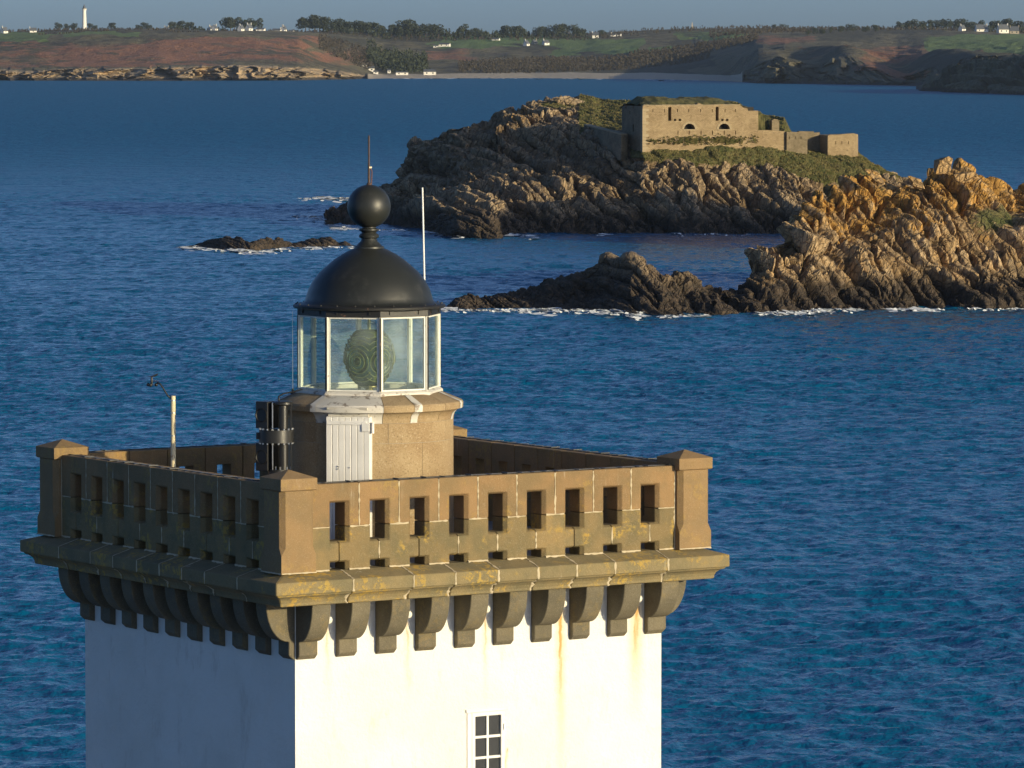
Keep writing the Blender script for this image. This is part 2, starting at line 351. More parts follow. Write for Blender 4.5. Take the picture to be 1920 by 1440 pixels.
# ------------------------------------------------------------------ rock masses
def curve(pts): xs, ys = zip(*pts); return lambda x: np.interp(x, xs, ys)
def crag(name, mat, x0, x1, rows, backs, nu, nv, amp, dip, stretch, seed, grass=None, lichen=None, smooth_mask=None, foot=-3.0, saw=None, sizes=((6, .34), (2.4, .16), (1.0, .07), (.45, .035))):
    """rows: list of (pixel-row curve or None for the waterline, distance offset curve, weight of v); each image column is a profile from
    the sea in front over the rows to the back."""
    X = np.linspace(x0, x1, nu)
    dw = np.array([sea_d(y) for y in rows[0](X)])
    D = [dw - 4, dw]; Z = [np.full(nu, foot), np.zeros(nu)]
    for yc, off in backs['front']:
        d = dw + off(X); y = yc(X)
        D.append(d); Z.append(CAMZ - (y - YH) * d / FPX)
    d = D[-1]
    D += [d + backs['back'][0], d + backs['back'][1]]; Z += [Z[-1] * .55, np.full(nu, foot)]
    D = np.array(D); Z = np.array(Z)
    # resample every profile evenly along its length (front densely, back coarsely)
    nfront = len(D) - 2
    seg = np.sqrt(np.diff(D, axis=0) ** 2 + np.diff(Z, axis=0) ** 2).mean(1)
    seg[nfront - 1:] *= .25
    t = np.concatenate([[0], np.cumsum(seg)]); T = np.linspace(0, t[-1], nv)
    DD = np.empty((nu, nv)); ZZ = np.empty((nu, nv))
    for i in range(nu): DD[i] = np.interp(T, t, D[:, i]); ZZ[i] = np.interp(T, t, Z[:, i])
    ker = np.array([1, 2, 3, 2, 1.]); ker /= ker.sum()
    for A in (DD, ZZ):                       # soften the kinks between rows
        for _ in range(2): A[:, 2:-2] = sum(k_ * A[:, j:A.shape[1] - 4 + j] for j, k_ in enumerate(ker))
    XX = (X[:, None] - 960) * DD / FPX
    V = np.stack([XX, DD, ZZ], -1)
    gu = np.gradient(V, axis=0); gv = np.gradient(V, axis=1)
    N = np.cross(gu, gv); N /= np.linalg.norm(N, axis=-1, keepdims=True) + 1e-9
    N[..., 2] = np.maximum(N[..., 2], .1); N /= np.linalg.norm(N, axis=-1, keepdims=True)
    # plate coordinates: along the dip and across it
    arc = np.cumsum(np.linalg.norm(np.gradient(V, axis=1), axis=-1), axis=1)
    ca, sa = math.cos(dip), math.sin(dip)
    wx = fbm(XX * .12, arc * .12, 3, seed + 50) * 1.2
    a = (XX + wx) * ca + (arc - wx) * sa; b = -(XX + wx) * sa + (arc - wx) * ca
    disp = np.zeros((nu, nv))
    for j, (s_, am) in enumerate(sizes):
        val, edge = plates(a / stretch, b, s_, seed + j, 3.6)
        disp += am * (val - .7 * np.exp(-(edge / .06) ** 2))
    disp += fbm(XX * .15, arc * .15, 3, seed + 30) * .7
    tone = np.zeros((nu, nv))
    for per, ln, A_, crk, wid, sd in saw or ():     # tilted beds, jointed into blocks, with open cracks between them
        b3 = -sa * XX + ca * ZZ + .30 * DD; a3 = ca * XX + sa * ZZ + .35 * DD      # beds are planes in space
        bw = b3 + .22 * per * fbm(XX * .25, ZZ * .25, 3, seed + sd) + .1 * fbm(XX * .06, DD * .06, 2, seed) * 6; aw = a3 + .25 * ln * fbm(a3 * .1, b3 * .3, 2, seed + sd + 1)
        val, edge = bricks(aw, bw, per, ln, seed + sd, .9)
        disp += A_ * val - crk * np.exp(-(edge / wid) ** 2); tone += val * .6
    PX = np.repeat(X[:, None], nv, 1); PY = YH - (ZZ - CAMZ) * FPX / DD
    gm = grass(PX, PY, DD) if grass else np.zeros((nu, nv))
    lm = lichen(PX, PY, DD) if lichen else np.zeros((nu, nv))
    damp = 1 - np.clip(gm * 1.2, 0, .88)
    taper = np.clip((ZZ + 1.2) / 2.5, .35, 1)
    V = V + N * (disp * amp * damp * taper)[..., None]
    V[..., 2] += gm * .14 * fbm(XX * 2, DD * 2, 3, seed + 9)
    V[..., 0] += fbm(arc * .5, DD * .5, 3, seed + 7) * .35 * amp * damp
    o = link(name, grid_mesh(name, V, mat, {'grass': gm, 'lichen': lm, 'tone': tone}))
    tag(o, kind='structure')
    return o, V, gm
def bricks(a, b, per, ln, seed, tilt=.6):      # beds broken into blocks by cross joints
    r = np.random.default_rng(seed); n = 256; ro, rl, h, g1, g2 = r.random(n), r.random(n), r.random((n, n)), r.random((n, n)), r.random((n, n))
    u = b / per; row = np.floor(u).astype(int); fr = u - row
    v = a / (ln * (.55 + .9 * rl[row % n])) + 7 * ro[row % n]; colm = np.floor(v).astype(int); fc = v - colm
    i, j = row % n, colm % n
    val = h[i, j] - .5 + tilt * ((g1[i, j] - .5) * (fr - .5) + (g2[i, j] - .5) * (fc - .5))
    edge = np.minimum(np.minimum(fr, 1 - fr) * per, np.minimum(fc, 1 - fc) * ln)
    return val, edge
def blob(PX, PY, x, y, rx, ry): return np.clip(1.35 - np.sqrt(((PX - x) / rx) ** 2 + ((PY - y) / ry) ** 2), 0, 1)

# the fort's islet
isl_w = curve([(610,428),(640,424),(700,421),(760,430),(800,434),(860,439),(930,440),(960,439),(1100,438),(1300,439),(1440,439),(1600,439),(1800,439)])
isl_low = curve([(610,424),(640,415),(700,402),(760,395),(800,385),(880,385),(950,395),(1000,375),(1060,362),(1150,380),(1250,385),(1440,385),(1600,385),(1800,400)])
isl_mid = curve([(610,420),(640,408),(690,385),(720,368),(760,345),(800,330),(860,318),(930,300),(1000,290),(1090,290),(1140,288),(1205,290),(1300,296),(1420,303),(1500,314),(1560,322),(1640,340),(1700,360),(1800,390)])
isl_ter = curve([(610,418),(640,404),(690,376),(720,354),(745,337),(757,302),(775,274),(800,258),(850,244),(930,238),(985,236),(1040,240),(1090,250),(1130,266),(1190,280),(1205,283),(1300,279),(1420,278),(1500,292),(1560,303),(1620,305),(1660,325),(1720,350),(1800,385)])
isl_top = curve([(610,417),(640,402),(690,374),(720,350),(745,332),(757,298),(775,268),(800,252),(830,232),(850,226),(900,221),(940,220),(965,211),(985,194),(1000,176),(1080,174),(1110,176),(1128,184),(1180,185),(1200,188),(1290,187),(1385,190),(1405,203),(1430,212),(1470,220),(1484,246),(1510,252),(1560,260),(1612,285),(1640,305),(1700,335),(1800,375)])
def isl_grass(PX, PY, D):
    g = np.where((PX > 1180) & (PY < np.interp(PX, [1180,1300,1400,1450,1540,1580,1640],[292,302,305,318,338,335,330])), 1.0, 0.)
    g = np.maximum(g, np.where((PX > 1085) & (PX <= 1200) & (PY < 250), 1.0, 0.))
    g = np.maximum(g, .8 * blob(PX, PY, 1040, 195, 60, 18)); g = np.maximum(g, .9 * blob(PX, PY, 1130, 215, 70, 22))
    return np.clip(g * .8, 0, 1)
def isl_lich(PX, PY, D): return .25 * blob(PX, PY, 985, 220, 40, 25) + .2 * np.clip((300 - PY) / 100, 0, 1)
fort_islet, isl_V, isl_g = crag('fort_islet', M['rock'], 612, 1790, [isl_w], dict(front=[
    (isl_low, curve([(610,2),(720,4),(1000,8),(1800,6)])),
    (isl_mid, curve([(610,12),(720,48),(800,48),(900,44),(1000,36),(1100,28),(1180,19),(1205,15),(1420,19),(1620,18),(1800,12)])),
    (isl_ter, curve([(610,16),(720,54),(800,58),(900,54),(1000,46),(1100,36),(1180,22),(1205,17),(1420,22),(1620,22),(1800,15)])),
    (isl_top, curve([(610,20),(720,60),(800,66),(900,68),(960,72),(1000,78),(1090,80),(1205,70),(1385,64),(1480,50),(1620,36),(1800,20)]))], back=(14, 34)),
    560, 330, 1.35, R(-62), 2.2, 11, isl_grass, isl_lich, saw=((3.6, 5.5, 1.7, 1.1, .3, 90), (1.5, 2.8, .65, .4, .2, 95), (.6, 1.2, .12, 0, 1, 97)))

# the rocky headland in front of it, running out of the frame on the right
hd_w = curve([(835,583),(900,581),(1000,581),(1100,584),(1180,592),(1240,594),(1330,591),(1450,586),(1600,581),(1750,579),(1920,578),(2300,574)])
hd_low = curve([(835,580),(870,572),(950,568),(1050,566),(1150,564),(1240,576),(1330,572),(1400,562),(1500,548),(1600,545),(1750,545),(1920,535),(2300,520)])
hd_mid = curve([(835,579),(870,565),(950,558),(1020,540),(1080,530),(1140,510),(1200,515),(1260,545),(1330,555),(1380,545),(1430,500),(1480,470),(1540,440),(1600,430),(1700,420),(1800,425),(1920,440),(2300,420)])
hd_top = curve([(835,578),(850,570),(870,560),(950,552),(1000,541),(1020,529),(1080,515),(1105,497),(1138,482),(1155,493),(1168,493),(1182,481),(1210,497),(1238,521),(1252,517),(1275,505),(1300,512),(1322,532),(1350,536),(1390,522),(1402,486),(1440,446),(1470,430),(1490,398),(1530,360),(1560,343),(1600,330),(1640,322),(1660,330),(1700,338),(1725,330),(1742,316),(1790,312),(1810,312),(1850,330),(1880,347),(1905,350),(1920,340),(1990,310),(2100,285),(2300,270)])
def hd_lich(PX, PY, D): return .68 * np.clip((500 - PY) / 120, 0, 1) * np.clip((PX - 1400) / 60, 0, 1)
def hd_grass(PX, PY, D): return .75 * blob(PX, PY, 1865, 405, 60, 30) + .5 * blob(PX, PY, 1650, 352, 18, 10)
crag('low_rocks', M['low_rock'], 837, 1352, [hd_w], dict(front=[
    (hd_low, curve([(835,1),(1000,3),(1400,3)])), (hd_mid, curve([(835,2),(1000,6),(1400,8)])), (hd_top, curve([(835,3),(1000,9),(1300,9),(1400,13)]))], back=(7, 18)),
    420, 170, .8, R(-52), 2.5, 27, saw=((1.5, 3.0, .8, .5, .2, 90), (.6, 1.6, .35, .2, .13, 95)), sizes=((4.0, .2), (1.4, .14), (.5, .06)))
headland, hd_V, hd_g = crag('rocky_headland', M['rock_front'], 1338, 2290, [hd_w], dict(front=[
    (hd_low, curve([(835,1),(1000,3),(1400,3),(1600,4),(2300,5)])),
    (hd_mid, curve([(835,2),(1000,6),(1400,8),(1600,11),(2300,14)])),
    (hd_top, curve([(835,3),(1000,9),(1300,9),(1400,13),(1600,22),(2300,30)]))], back=(8, 22)),
    560, 260, 1.1, R(-58), 4.5, 23, hd_grass, hd_lich, saw=((2.7, 6.5, 1.7, 1.2, .24, 90), (1.05, 3.4, .55, .35, .15, 95), (.45, 1.6, .10, 0, 1, 97)), sizes=((6.0, .24), (1.9, .09), (.6, .03)))

# low reef on the left
rf_w = curve([(340,466),(365,465),(420,470),(470,472),(540,464),(600,462),(680,461)])
rf_top = curve([(340,466.5),(365,460),(400,449),(440,446),(452,444),(470,452),(490,445),(525,448),(545,457),(575,449),(620,446),(636,457),(645,450),(662,459),(680,461.5)])
crag('reef', M['reef'], 345, 678, [rf_w], dict(front=[(lambda x: .5 * (rf_w(x) + rf_top(x)), curve([(340,1.5),(700,1.5)])), (rf_top, curve([(340,5),(700,5)]))], back=(3, 8)),
     300, 90, .42, R(-40), 1.6, 31, foot=-1.0, saw=((1.6, 3.0, 1.6, .8, .2, 90), (.6, 1.3, .7, .3, .15, 95)))

# dark skerry at the islet's foot
sk_w = curve([(785,436),(800,438),(860,447),(930,449),(955,443),(970,441)])
sk_top = curve([(785,436),(800,432),(812,418),(830,404),(848,396),(868,393),(882,386),(900,384),(915,392),(930,404),(945,424),(956,437),(970,441)])
crag('skerry', M['reef'], 786, 969, [sk_w], dict(front=[(lambda x: .45 * sk_w(x) + .55 * sk_top(x), curve([(700,2),(1000,2)])), (sk_top, curve([(700,7),(1000,7)]))], back=(4, 9)), 200, 100, .8, R(-50), 1.8, 37, foot=-1.0, saw=((1.8, 3.0, .9, .5, .2, 90), (.7, 1.6, .4, .2, .15, 95)))
# the wooded neck of land beyond the right edge of the photograph, whose shadow lies on the islet's foot
nk = np.linspace(0, 1, 90); nkv = np.linspace(0, 1, 50)
U, Vv = np.meshgrid(nk, nkv, indexing='ij')
cx = 72 + 190 * U; cy = 655 - 60 * U
crest = np.interp(nk, [0, .04, .08, .12, .17, .24, .31, .36, .46, .6, 1], [5, 15, 23, 26, 28.5, 29, 28.6, 27.5, 28.5, 28, 26])[:, None] + 0 * U
prof = np.sin(np.clip(Vv, 0, 1) * math.pi) ** .7
VV = np.stack([cx + (Vv - .5) * 12, cy + (Vv - .5) * 75, crest * prof - 2 + fbm(cx * .12, Vv * 6, 4, 3) * .9 * prof], -1)
tag(link('hill', grid_mesh('hill', VV, M['rock'], {'grass': np.clip(prof * 1.3 - .2, 0, 1), 'lichen': 0 * U})), kind='structure')

# boulders that stand out on the crests
def boulder(x, y, wpx, hpx, d, label, mat, seed, lean=0.0, group=None, cat='rock'):
    r = np.random.default_rng(seed); import bmesh
    c = at(x, y + hpx * .12, d); s_ = d / FPX; wx, hz = wpx * s_ / 2.1, hpx * s_ / 2.1
    bm = bmesh.new()
    for _ in range(12):
        v = r.normal(size=3); v /= np.linalg.norm(v); v = np.sign(v) * np.abs(v) ** .55
        bm.verts.new((v[0] * wx + lean * v[2] * hz, v[1] * min(wx, hz) * 1.0, v[2] * hz))
    bmesh.ops.convex_hull(bm, input=bm.verts); 
    lo = [v for v in bm.verts if not v.link_faces]; bmesh.ops.delete(bm, geom=lo, context='VERTS')
    bmesh.ops.subdivide_edges(bm, edges=bm.edges, cuts=1, use_grid_fill=True)
    for v in bm.verts: v.co *= 1 + .10 * (r.random() - .5)
    me = bpy.data.meshes.new('boulder'); bm.to_mesh(me); bm.free(); me.materials.append(mat)
    a = me.attributes.new('lichen', 'FLOAT', 'POINT'); a.data.foreach_set('value', np.full(len(me.vertices), .5 if 'orange' in label else .15, np.float32))
    o = link('boulder', me, loc=c); tag(o, label, cat, group)
for a in [
    (1765, 306, 44, 36, 536, 'orange lichened boulder perched on the highest point of the near rocky headland', 'rock_front', .25),
    (1812, 330, 50, 34, 538, 'pale broad boulder just right of the orange perched boulder on the headland', 'rock_front', -.3),
    (1640, 328, 30, 34, 531, 'orange tilted slab at the headland crest below the end of the fort', 'rock_front', -.7),
    (1718, 338, 26, 30, 533, 'orange wedge of rock left of the perched boulder on the headland crest', 'rock_front', -.5),
    (972, 224, 24, 34, 776, 'orange lichened block under the islet summit', 'rock', -.3),
    (1070, 186, 60, 18, 792, 'pale grey outcrop on the grass just below the islet summit', 'rock', .2),
]:
    boulder(*a[:6], M[a[6]], int(a[0]), a[7])

# tufts of rough grass and heath on the islet
def tufts(name, V, gm, n, size, seed, label):
    r = np.random.default_rng(seed); nu, nv = gm.shape
    wgt = np.where(gm > .45, 1.0, 0)[:-1, :-1].reshape(-1); idx = r.choice(len(wgt), n, p=wgt / wgt.sum())
    i, j = idx // (nv - 1), idx % (nv - 1); f1, f2 = r.random(n)[:, None], r.random(n)[:, None]
    P = V[i, j] * (1-f1) * (1-f2) + V[i+1, j] * f1 * (1-f2) + V[i, j+1] * (1-f1) * f2 + V[i+1, j+1] * f1 * f2
    a = r.random(n) * 6.283; s_ = size * (.5 + r.random(n)); t = np.stack([np.cos(a), np.sin(a), 0 * a], 1) * (s_ * .6)[:, None]
    up = np.stack([r.normal(size=n) * .35, r.normal(size=n) * .35, 1 + 0 * a], 1) * s_[:, None]
    Q = np.stack([P - t, P + t, P + t * .5 + up, P - t * .3 + up * .8], 1)
    tag(link(name, quads_mesh(name, Q, M['tuft'])), label, 'grass', kind='stuff')
tufts('grass', isl_V, isl_g, 45000, .10, 5, 'rough grass and heath covering the top of the fort islet')

# ------------------------------------------------------------------ the fort on the islet
def masonry(name, c1, c2, rows=.165, dark=.6):
    k = NT(name); o = k.obj(); x, y, z = k.xyz(o)
    u = k.n('ShaderNodeCombineXYZ', i0=k.math('ADD', x, k.math('MULTIPLY', y, .9)), i1=z, i2=0.0).outputs[0]
    wob = k.n('ShaderNodeVectorMath', _operation='ADD', i0=u, i1=k.scale(k.noise(o, 2.5, 2, col=True), (.2, .14, 0))).outputs[0]
    br = k.n('ShaderNodeTexBrick', Scale=1.0); k.set(br.inputs['Vector'], wob)
    br.inputs['Brick Width'].default_value = .36; br.inputs['Row Height'].default_value = rows; br.inputs['Mortar Size'].default_value = .018
    br.inputs['Color1'].default_value = (1, 1, 1, 1); br.inputs['Color2'].default_value = (.62, .6, .55, 1); br.inputs['Mortar'].default_value = (.45, .42, .36, 1); br.inputs['Bias'].default_value = -.2
    c = k.mix(k.ramp(k.noise(o, .5, 4), .38, .64), c1, c2); c = k.mix(.75, c, br.outputs[0], 'MULTIPLY')
    c = k.mix(k.math('MULTIPLY', k.ramp(k.noise(o, 3.4, 5, .75), .57, .66), dark), c, (.06, .05, .03))
    h = k.math('SUBTRACT', k.noise(o, 5, 4), k.math('MULTIPLY', br.outputs[1], .8))
    return k.done(c, .9, k.bump(h, .8, .08)), k
M['fort'], _ = masonry('fort_masonry', (.44, .33, .19), (.36, .265, .15))
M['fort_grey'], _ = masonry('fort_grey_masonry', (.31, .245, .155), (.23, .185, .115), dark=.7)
M['fort_shade'] = plain('fort_painted_shade', (.03, .026, .02), .9)  # near-black colour standing in for the shade inside the openings
M['quoin'] = plain('fort_quoin', (.38, .30, .185), .9, wear=(.45, .22, .05), wsc=.8, wth=(.6, .7))
M['turf'] = plain('fort_turf', (.115, .105, .038), .95, wear=(.045, .05, .018), wsc=.9, wth=(.45, .6))
FD = 739.0; FPM = FD / FPX                   # metres per photograph pixel at the fort
p0 = at(1205, 283, FD); FROT = R(17)
fort = empty('fort', p0, FROT)
tag(fort, 'ruined tan stone fort with two arched gun ports on the grassy islet', 'fort')
cf = math.cos(FROT)
def fx(px): # photograph column -> distance along the fort's front
    k_ = (px - 960) / FPX; return (k_ * p0.y - p0.x) / (cf - k_ * math.sin(FROT))
def fz(px, py):
    d = p0.y + fx(px) * math.sin(FROT); return CAMZ - (py - YH) * d / FPX - p0.z
holes = []
def rect(pxa, pxb, pya, pyb): xm = (pxa + pxb) / 2; return [(fx(pxa), fz(xm, pyb)), (fx(pxb), fz(xm, pyb)), (fx(pxb), fz(xm, pya)), (fx(pxa), fz(xm, pya))]
slots = [rect(1252.5, 1258.5, 200.5, 226), rect(1341.5, 1347, 200, 226)]
putlogs = [rect(x - 2.2, x + 2.2, 222.5, 226.5) for x in (1265.5, 1274.5, 1354, 1363)]
loops = [rect(x - .8, x + .8, 244.5, 252) for x in (1271, 1292, 1314, 1335.5, 1357.5, 1379)] + [rect(x - .7, x + .7, 204, 209.5) for x in (1224, 1246, 1270, 1291, 1313, 1335, 1359, 1378.5)]
arches = []
for px in (1292.5, 1357.5):
    c0, zb = fx(px), fz(px, 242); rr = fx(px + 10.5) - c0
    arches.append([(c0 + rr * math.cos(a), zb + rr * .98 * math.sin(a)) for a in [math.pi * i / 14 for i in range(15)]])
FL = fx(1421)
top = [(FL, -1.5), (FL, fz(1421, 207)), (fx(1402), fz(1402, 207.5)), (fx(1401), fz(1401, 203)), (fx(1393), fz(1393, 201)), (fx(1388), fz(1388, 197.5)), (fx(1318), fz(1318, 197)), (fx(1314), fz(1314, 194.3)), (fx(1308), fz(1308, 193)), (fx(1305), fz(1305, 197)), (fx(1260), fz(1260, 197.2)), (0, fz(1205, 198)), (0, -1.5)]
MB().plate(top, slots + putlogs + loops + arches, 0, 1.1).build('front_wall', M['fort'], fort)
b = MB(); b.box(.3, FL - .3, 1.103, 1.3, -1, fz(1300, 201)); b.build('shade_backing', M['fort_shade'], fort)  # added slab closing the wall openings, their darkness put into its colour
zt = fz(1205, 199)
s_ = MB(); s_.M = Matrix.Rotation(R(90), 4, 'Z') @ Matrix.Scale(-1, 4, (0, 1, 0))
s_.plate([(1.11, -2), (9.5, -2), (9.5, zt - .3), (8.5, zt), (7.9, zt), (7.9, zt - .4), (7.2, zt - .4), (7.2, zt), (4.6, zt), (4.6, zt - .4), (4.0, zt - .4), (4.0, zt), (1.11, zt + .05)],
         [[(5.6, zt - 1.2), (5.9, zt - 1.2), (5.9, zt - .6), (5.6, zt - .6)], [(4.0, zt - 3.6), (4.5, zt - 3.6), (4.5, zt - 2.6), (4.0, zt - 2.6)]], .002, 1.0)
s_.build('side_wall', M['fort_grey'], fort)
s_ = MB(); s_.box(FL - 1.0, FL - .004, 1.11, 9.5, -2, fz(1421, 209)); s_.build('end_wall', M['fort_grey'], fort)
# voussoirs round the gun ports, quoins, string course, sills
for px, ar in zip((1292.5, 1357.5), arches):
    c0, zb = fx(px), fz(px, 242); rr = fx(px + 10.5) - c0
    for i in range(7):
        a0, a1 = math.pi * (i + .04) / 7, math.pi * (i + .96) / 7; q = MB()
        ring = lambda y: [(c0 + r_ * math.cos(a), y, zb + r_ * .98 * math.sin(a)) for r_, a in ((rr, a0), (rr + .32, a0), (rr + .32, a1), (rr, a1))]
        q.sections([ring(-.05), ring(.25)]); q.build('voussoir', M['quoin'], fort)
    MB().box(c0 - rr - .1, c0 + rr + .1, -.08, .4, zb - .16, zb - .003).build('sill', M['quoin'], fort)
z = -1.2; i = 0
while z < fz(1205, 199) - .4:
    h = .42 + .1 * rnd.random(); l = .85 if i % 2 else .5
    MB().box(-.05, l, -.05, 1.35 - l, z, z + h - .03).build('quoin', M['quoin'], fort); z += h; i += 1
MB().box(.5, FL - .05, -.12, .0, fz(1300, 263), fz(1300, 261)).build('string_course', M['fort_grey'], fort)
# capping stones along the wall head
x_ = .1
while x_ < fx(1386):
    l = .6 + .5 * rnd.random()
    MB().box(x_, min(x_ + l - .04, fx(1387)), -.06, 1.0, fz(1300, 197.6) + .0 + .03 * rnd.random(), fz(1300, 196.2) + .05 * rnd.random()).build('coping_stone', M['quoin'], fort); x_ += l
# weeds on the string course
wq = []
for _ in range(700):
    xx = rnd.choice([rnd.uniform(.6, FL), rnd.gauss(FL * .42, 1.6), rnd.gauss(FL * .7, 1.3)])
    if not .2 < xx < FL: continue
    zz = fz(1300, 262) + rnd.gauss(-.1, .28); a = rnd.uniform(0, 6.28); s2 = rnd.uniform(.06, .2)
    wq.append([(xx - s2, -.16, zz), (xx + s2, -.2, zz - .05), (xx + s2 * math.cos(a), -.3 - .1 * rnd.random(), zz + s2), (xx - s2 * .6, -.22, zz + s2 * 1.2)])
o = link('weeds', quads_mesh('weeds', np.array(wq), M['tuft']), fort); o['kind'] = 'stuff'
# turf roof behind the wall head
nu, nv = 70, 26; uu, v2 = np.meshgrid(np.linspace(.6, FL - 1.5, nu), np.linspace(1.0, 12, nv), indexing='ij')
hz_ = fz(1300, 198) - .3 + 1.45 * np.sin(np.clip((v2 - 1) / 11, 0, 1) * math.pi) ** .6 * np.clip((FL - 1.5 - uu) / 4, 0, 1) ** .5 * np.clip((uu - .4) / 1.5, 0, 1) ** .5 + .22 * fbm(uu * .6, v2 * .6, 4, 4)
link('turf_roof', grid_mesh('turf_roof', np.stack([uu, v2, hz_], -1), M['turf']), fort)
# lower walls to the right and the end tower
def fwall(name, pts_top, zbot, y0, th, mat, holes=()):
    ol = [(fx(pts_top[0][0]), zbot), (fx(pts_top[-1][0]), zbot)] + [(fx(a), fz(a, b_)) for a, b_ in reversed(pts_top)]
    return MB().plate(ol, list(holes), y0, y0 + th).build(name, mat, fort)
fwall('curtain_wall', [(1421.5, 244), (1440, 243.5), (1462, 245), (1474, 246)], -2.5, .35, .9, M['fort'])
fwall('curtain_wall', [(1474.3, 246.5), (1490, 246.8), (1513, 248)], -3.2, -.1, 1.1, M['fort_grey'], [rect(x - .6, x + .6, 255, 260) for x in (1479, 1490, 1501)])
fwall('recess_wall', [(1513, 246), (1541, 246.5), (1541.5, 249), (1552, 248)], -4, 3.4, .8, M['fort_grey'])
tw = MB(); x0_, x1_ = fx(1552), fx(1601)
tw.plate([(x0_, -5), (x1_, -5), (x1_, fz(1601, 249.5)), (fx(1590), fz(1590, 250)), (fx(1565), fz(1565, 253)), (fx(1556), fz(1556, 252.5)), (x0_, fz(1552, 254))], [rect(x - .6, x + .6, 264, 270) for x in (1567, 1578.5, 1591)], .1, 1.0)
tw.build('end_tower_wall', M['fort'], fort)
tw = MB(); tw.sections([[(x1_, .1, -5), (x1_ + 1.25, 1.6, -5), (x1_ + 1.1, 5, -5), (x0_, 5, -5), (x0_, 1.01, -5), (x1_, 1.01, -5)], [(x1_, .1, fz(1601, 249.5)), (x1_ + 1.2, 1.6, fz(1612, 252)), (x1_ + 1.1, 5, fz(1612, 252)), (x0_, 5, fz(1552, 253)), (x0_, 1.01, fz(1552, 253)), (x1_, 1.01, fz(1601, 250))]])
tw.build('end_tower', M['fort'], fort)
# overgrown ruin behind the right end
nu, nv = 40, 24; uu, v2 = np.meshgrid(np.linspace(0, 1, nu), np.linspace(0, 1, nv), indexing='ij')
xx = fx(1418) + (fx(1477) - fx(1418)) * uu; yy = 4.5 + 5 * v2 ** 1.5
hh = (fz(1450, 211) + 2.5) * np.clip(1 - (2 * np.clip(uu - .42, 0, 1) / 1.12) ** 3.2, 0, 1) * np.clip(v2 * 6, 0, 1) ** .4 - 2.5
link('overgrown_ruin', grid_mesh('overgrown_ruin', np.stack([xx, yy + .3 * fbm(uu * 8, v2 * 8, 3, 8), hh + .3 * fbm(uu * 9, v2 * 9, 3, 6)], -1), M['turf']), fort)
MB().plate([(fx(1463), -1), (fx(1476), -1), (fx(1476.5), fz(1476, 228)), (fx(1474), fz(1474, 224)), (fx(1467), fz(1467, 223)), (fx(1463), fz(1463, 226))], [], 3.6, 4.6).build('ruin_gable', M['fort_grey'], fort)

# low wall left of the fort, stepping down the slope
lw = empty('stone_wall', at(1165, 281, 742), 0); tag(lw, 'low tan loopholed wall running left of the fort towards the cliff', 'wall')
base = lw.location.copy()
pa, pb, pc = at(1165, 281, 742) - base, at(1095, 262, 764) - base, at(1178, 280, 744.4) - base
ta, tb, tc = at(1165, 253, 742) - base, at(1095, 235, 764) - base, at(1178, 251, 744.4) - base
off_ = Vector((.85, .9, 0))
q = MB(); q.sections([[pa + Vector((0, 0, -1.5)), pb + Vector((0, 0, -2)), tb, ta], [pa + off_ + Vector((0, 0, -1.5)), pb + off_ + Vector((0, 0, -2)), tb + off_, ta + off_]])
q.build('wall_face', M['fort_grey'], lw)
q = MB(); q.sections([[pa + Vector((.01, -.06, -1.5)), pc + Vector((0, 0, -1.5)), tc, ta + Vector((.01, -.06, 0))], [pa + Vector((.3, .8, -1.5)), pc + Vector((0, .8, -1.5)), tc + Vector((0, .8, 0)), ta + Vector((.3, .8, 0))]])
q.build('wall_end', M['fort'], lw)
for i in range(9):
    f0, f1 = i / 9 + .005, (i + 1) / 9 - .005; q = MB(); A, B = ta.lerp(tb, f0), ta.lerp(tb, f1); u3 = Vector((0, 0, .16)); o3 = Vector((-.05, -.06, .004))
    q.sections([[A + o3, B + o3, B + o3 + u3, A + o3 + u3], [A + off_ * 1.05, B + off_ * 1.05, B + off_ * 1.05 + u3, A + off_ * 1.05 + u3]]); q.build('coping_stone', M['quoin'], lw)

# ------------------------------------------------------------------ the lighthouse
LROT = R(32.8); LC = Vector((-1.88, 68.714, 0)); Z0 = 4.0
lh = empty('lighthouse', (LC.x, LC.y, Z0), LROT)
tag(lh, 'square white lighthouse with brown stone gallery, black dome and glazed lantern in the foreground', 'lighthouse')
def part(mb, name, mat, parent=None, **k):   # parts use world heights
    if parent is None or parent is lh: return mb.build(name, mat, lh, (0, 0, -Z0), **k)
    return mb.build(name, mat, parent, (0, 0, 0), **k)
def inst(name, mesh, rz=0.0, parent=None): return link(name, mesh, lh, (0, 0, -Z0), (0, 0, rz))
HW = 2.77
# rock the tower stands on
r_, a_ = np.meshgrid(np.linspace(0, 1, 40), np.linspace(0, 2 * math.pi, 120), indexing='ij')
rad = r_ * 26; XX, YY = LC.x + rad * np.cos(a_), LC.y + rad * np.sin(a_)
val, ed = plates(XX, YY, 3.0, 77, 1.1)
ZZ = 3.9 * np.clip(1 - (r_ * 1.05) ** 3, -.6, 1) + np.where(r_ < .18, 0, val * 1.0)
ZZ = np.where(r_ < .18, 4.0, ZZ)
tag(link('lighthouse_rock', grid_mesh('lighthouse_rock', np.stack([XX, YY, ZZ], -1), M['rock_front'], {'grass': 0 * r_, 'lichen': 0 * r_})), kind='structure')
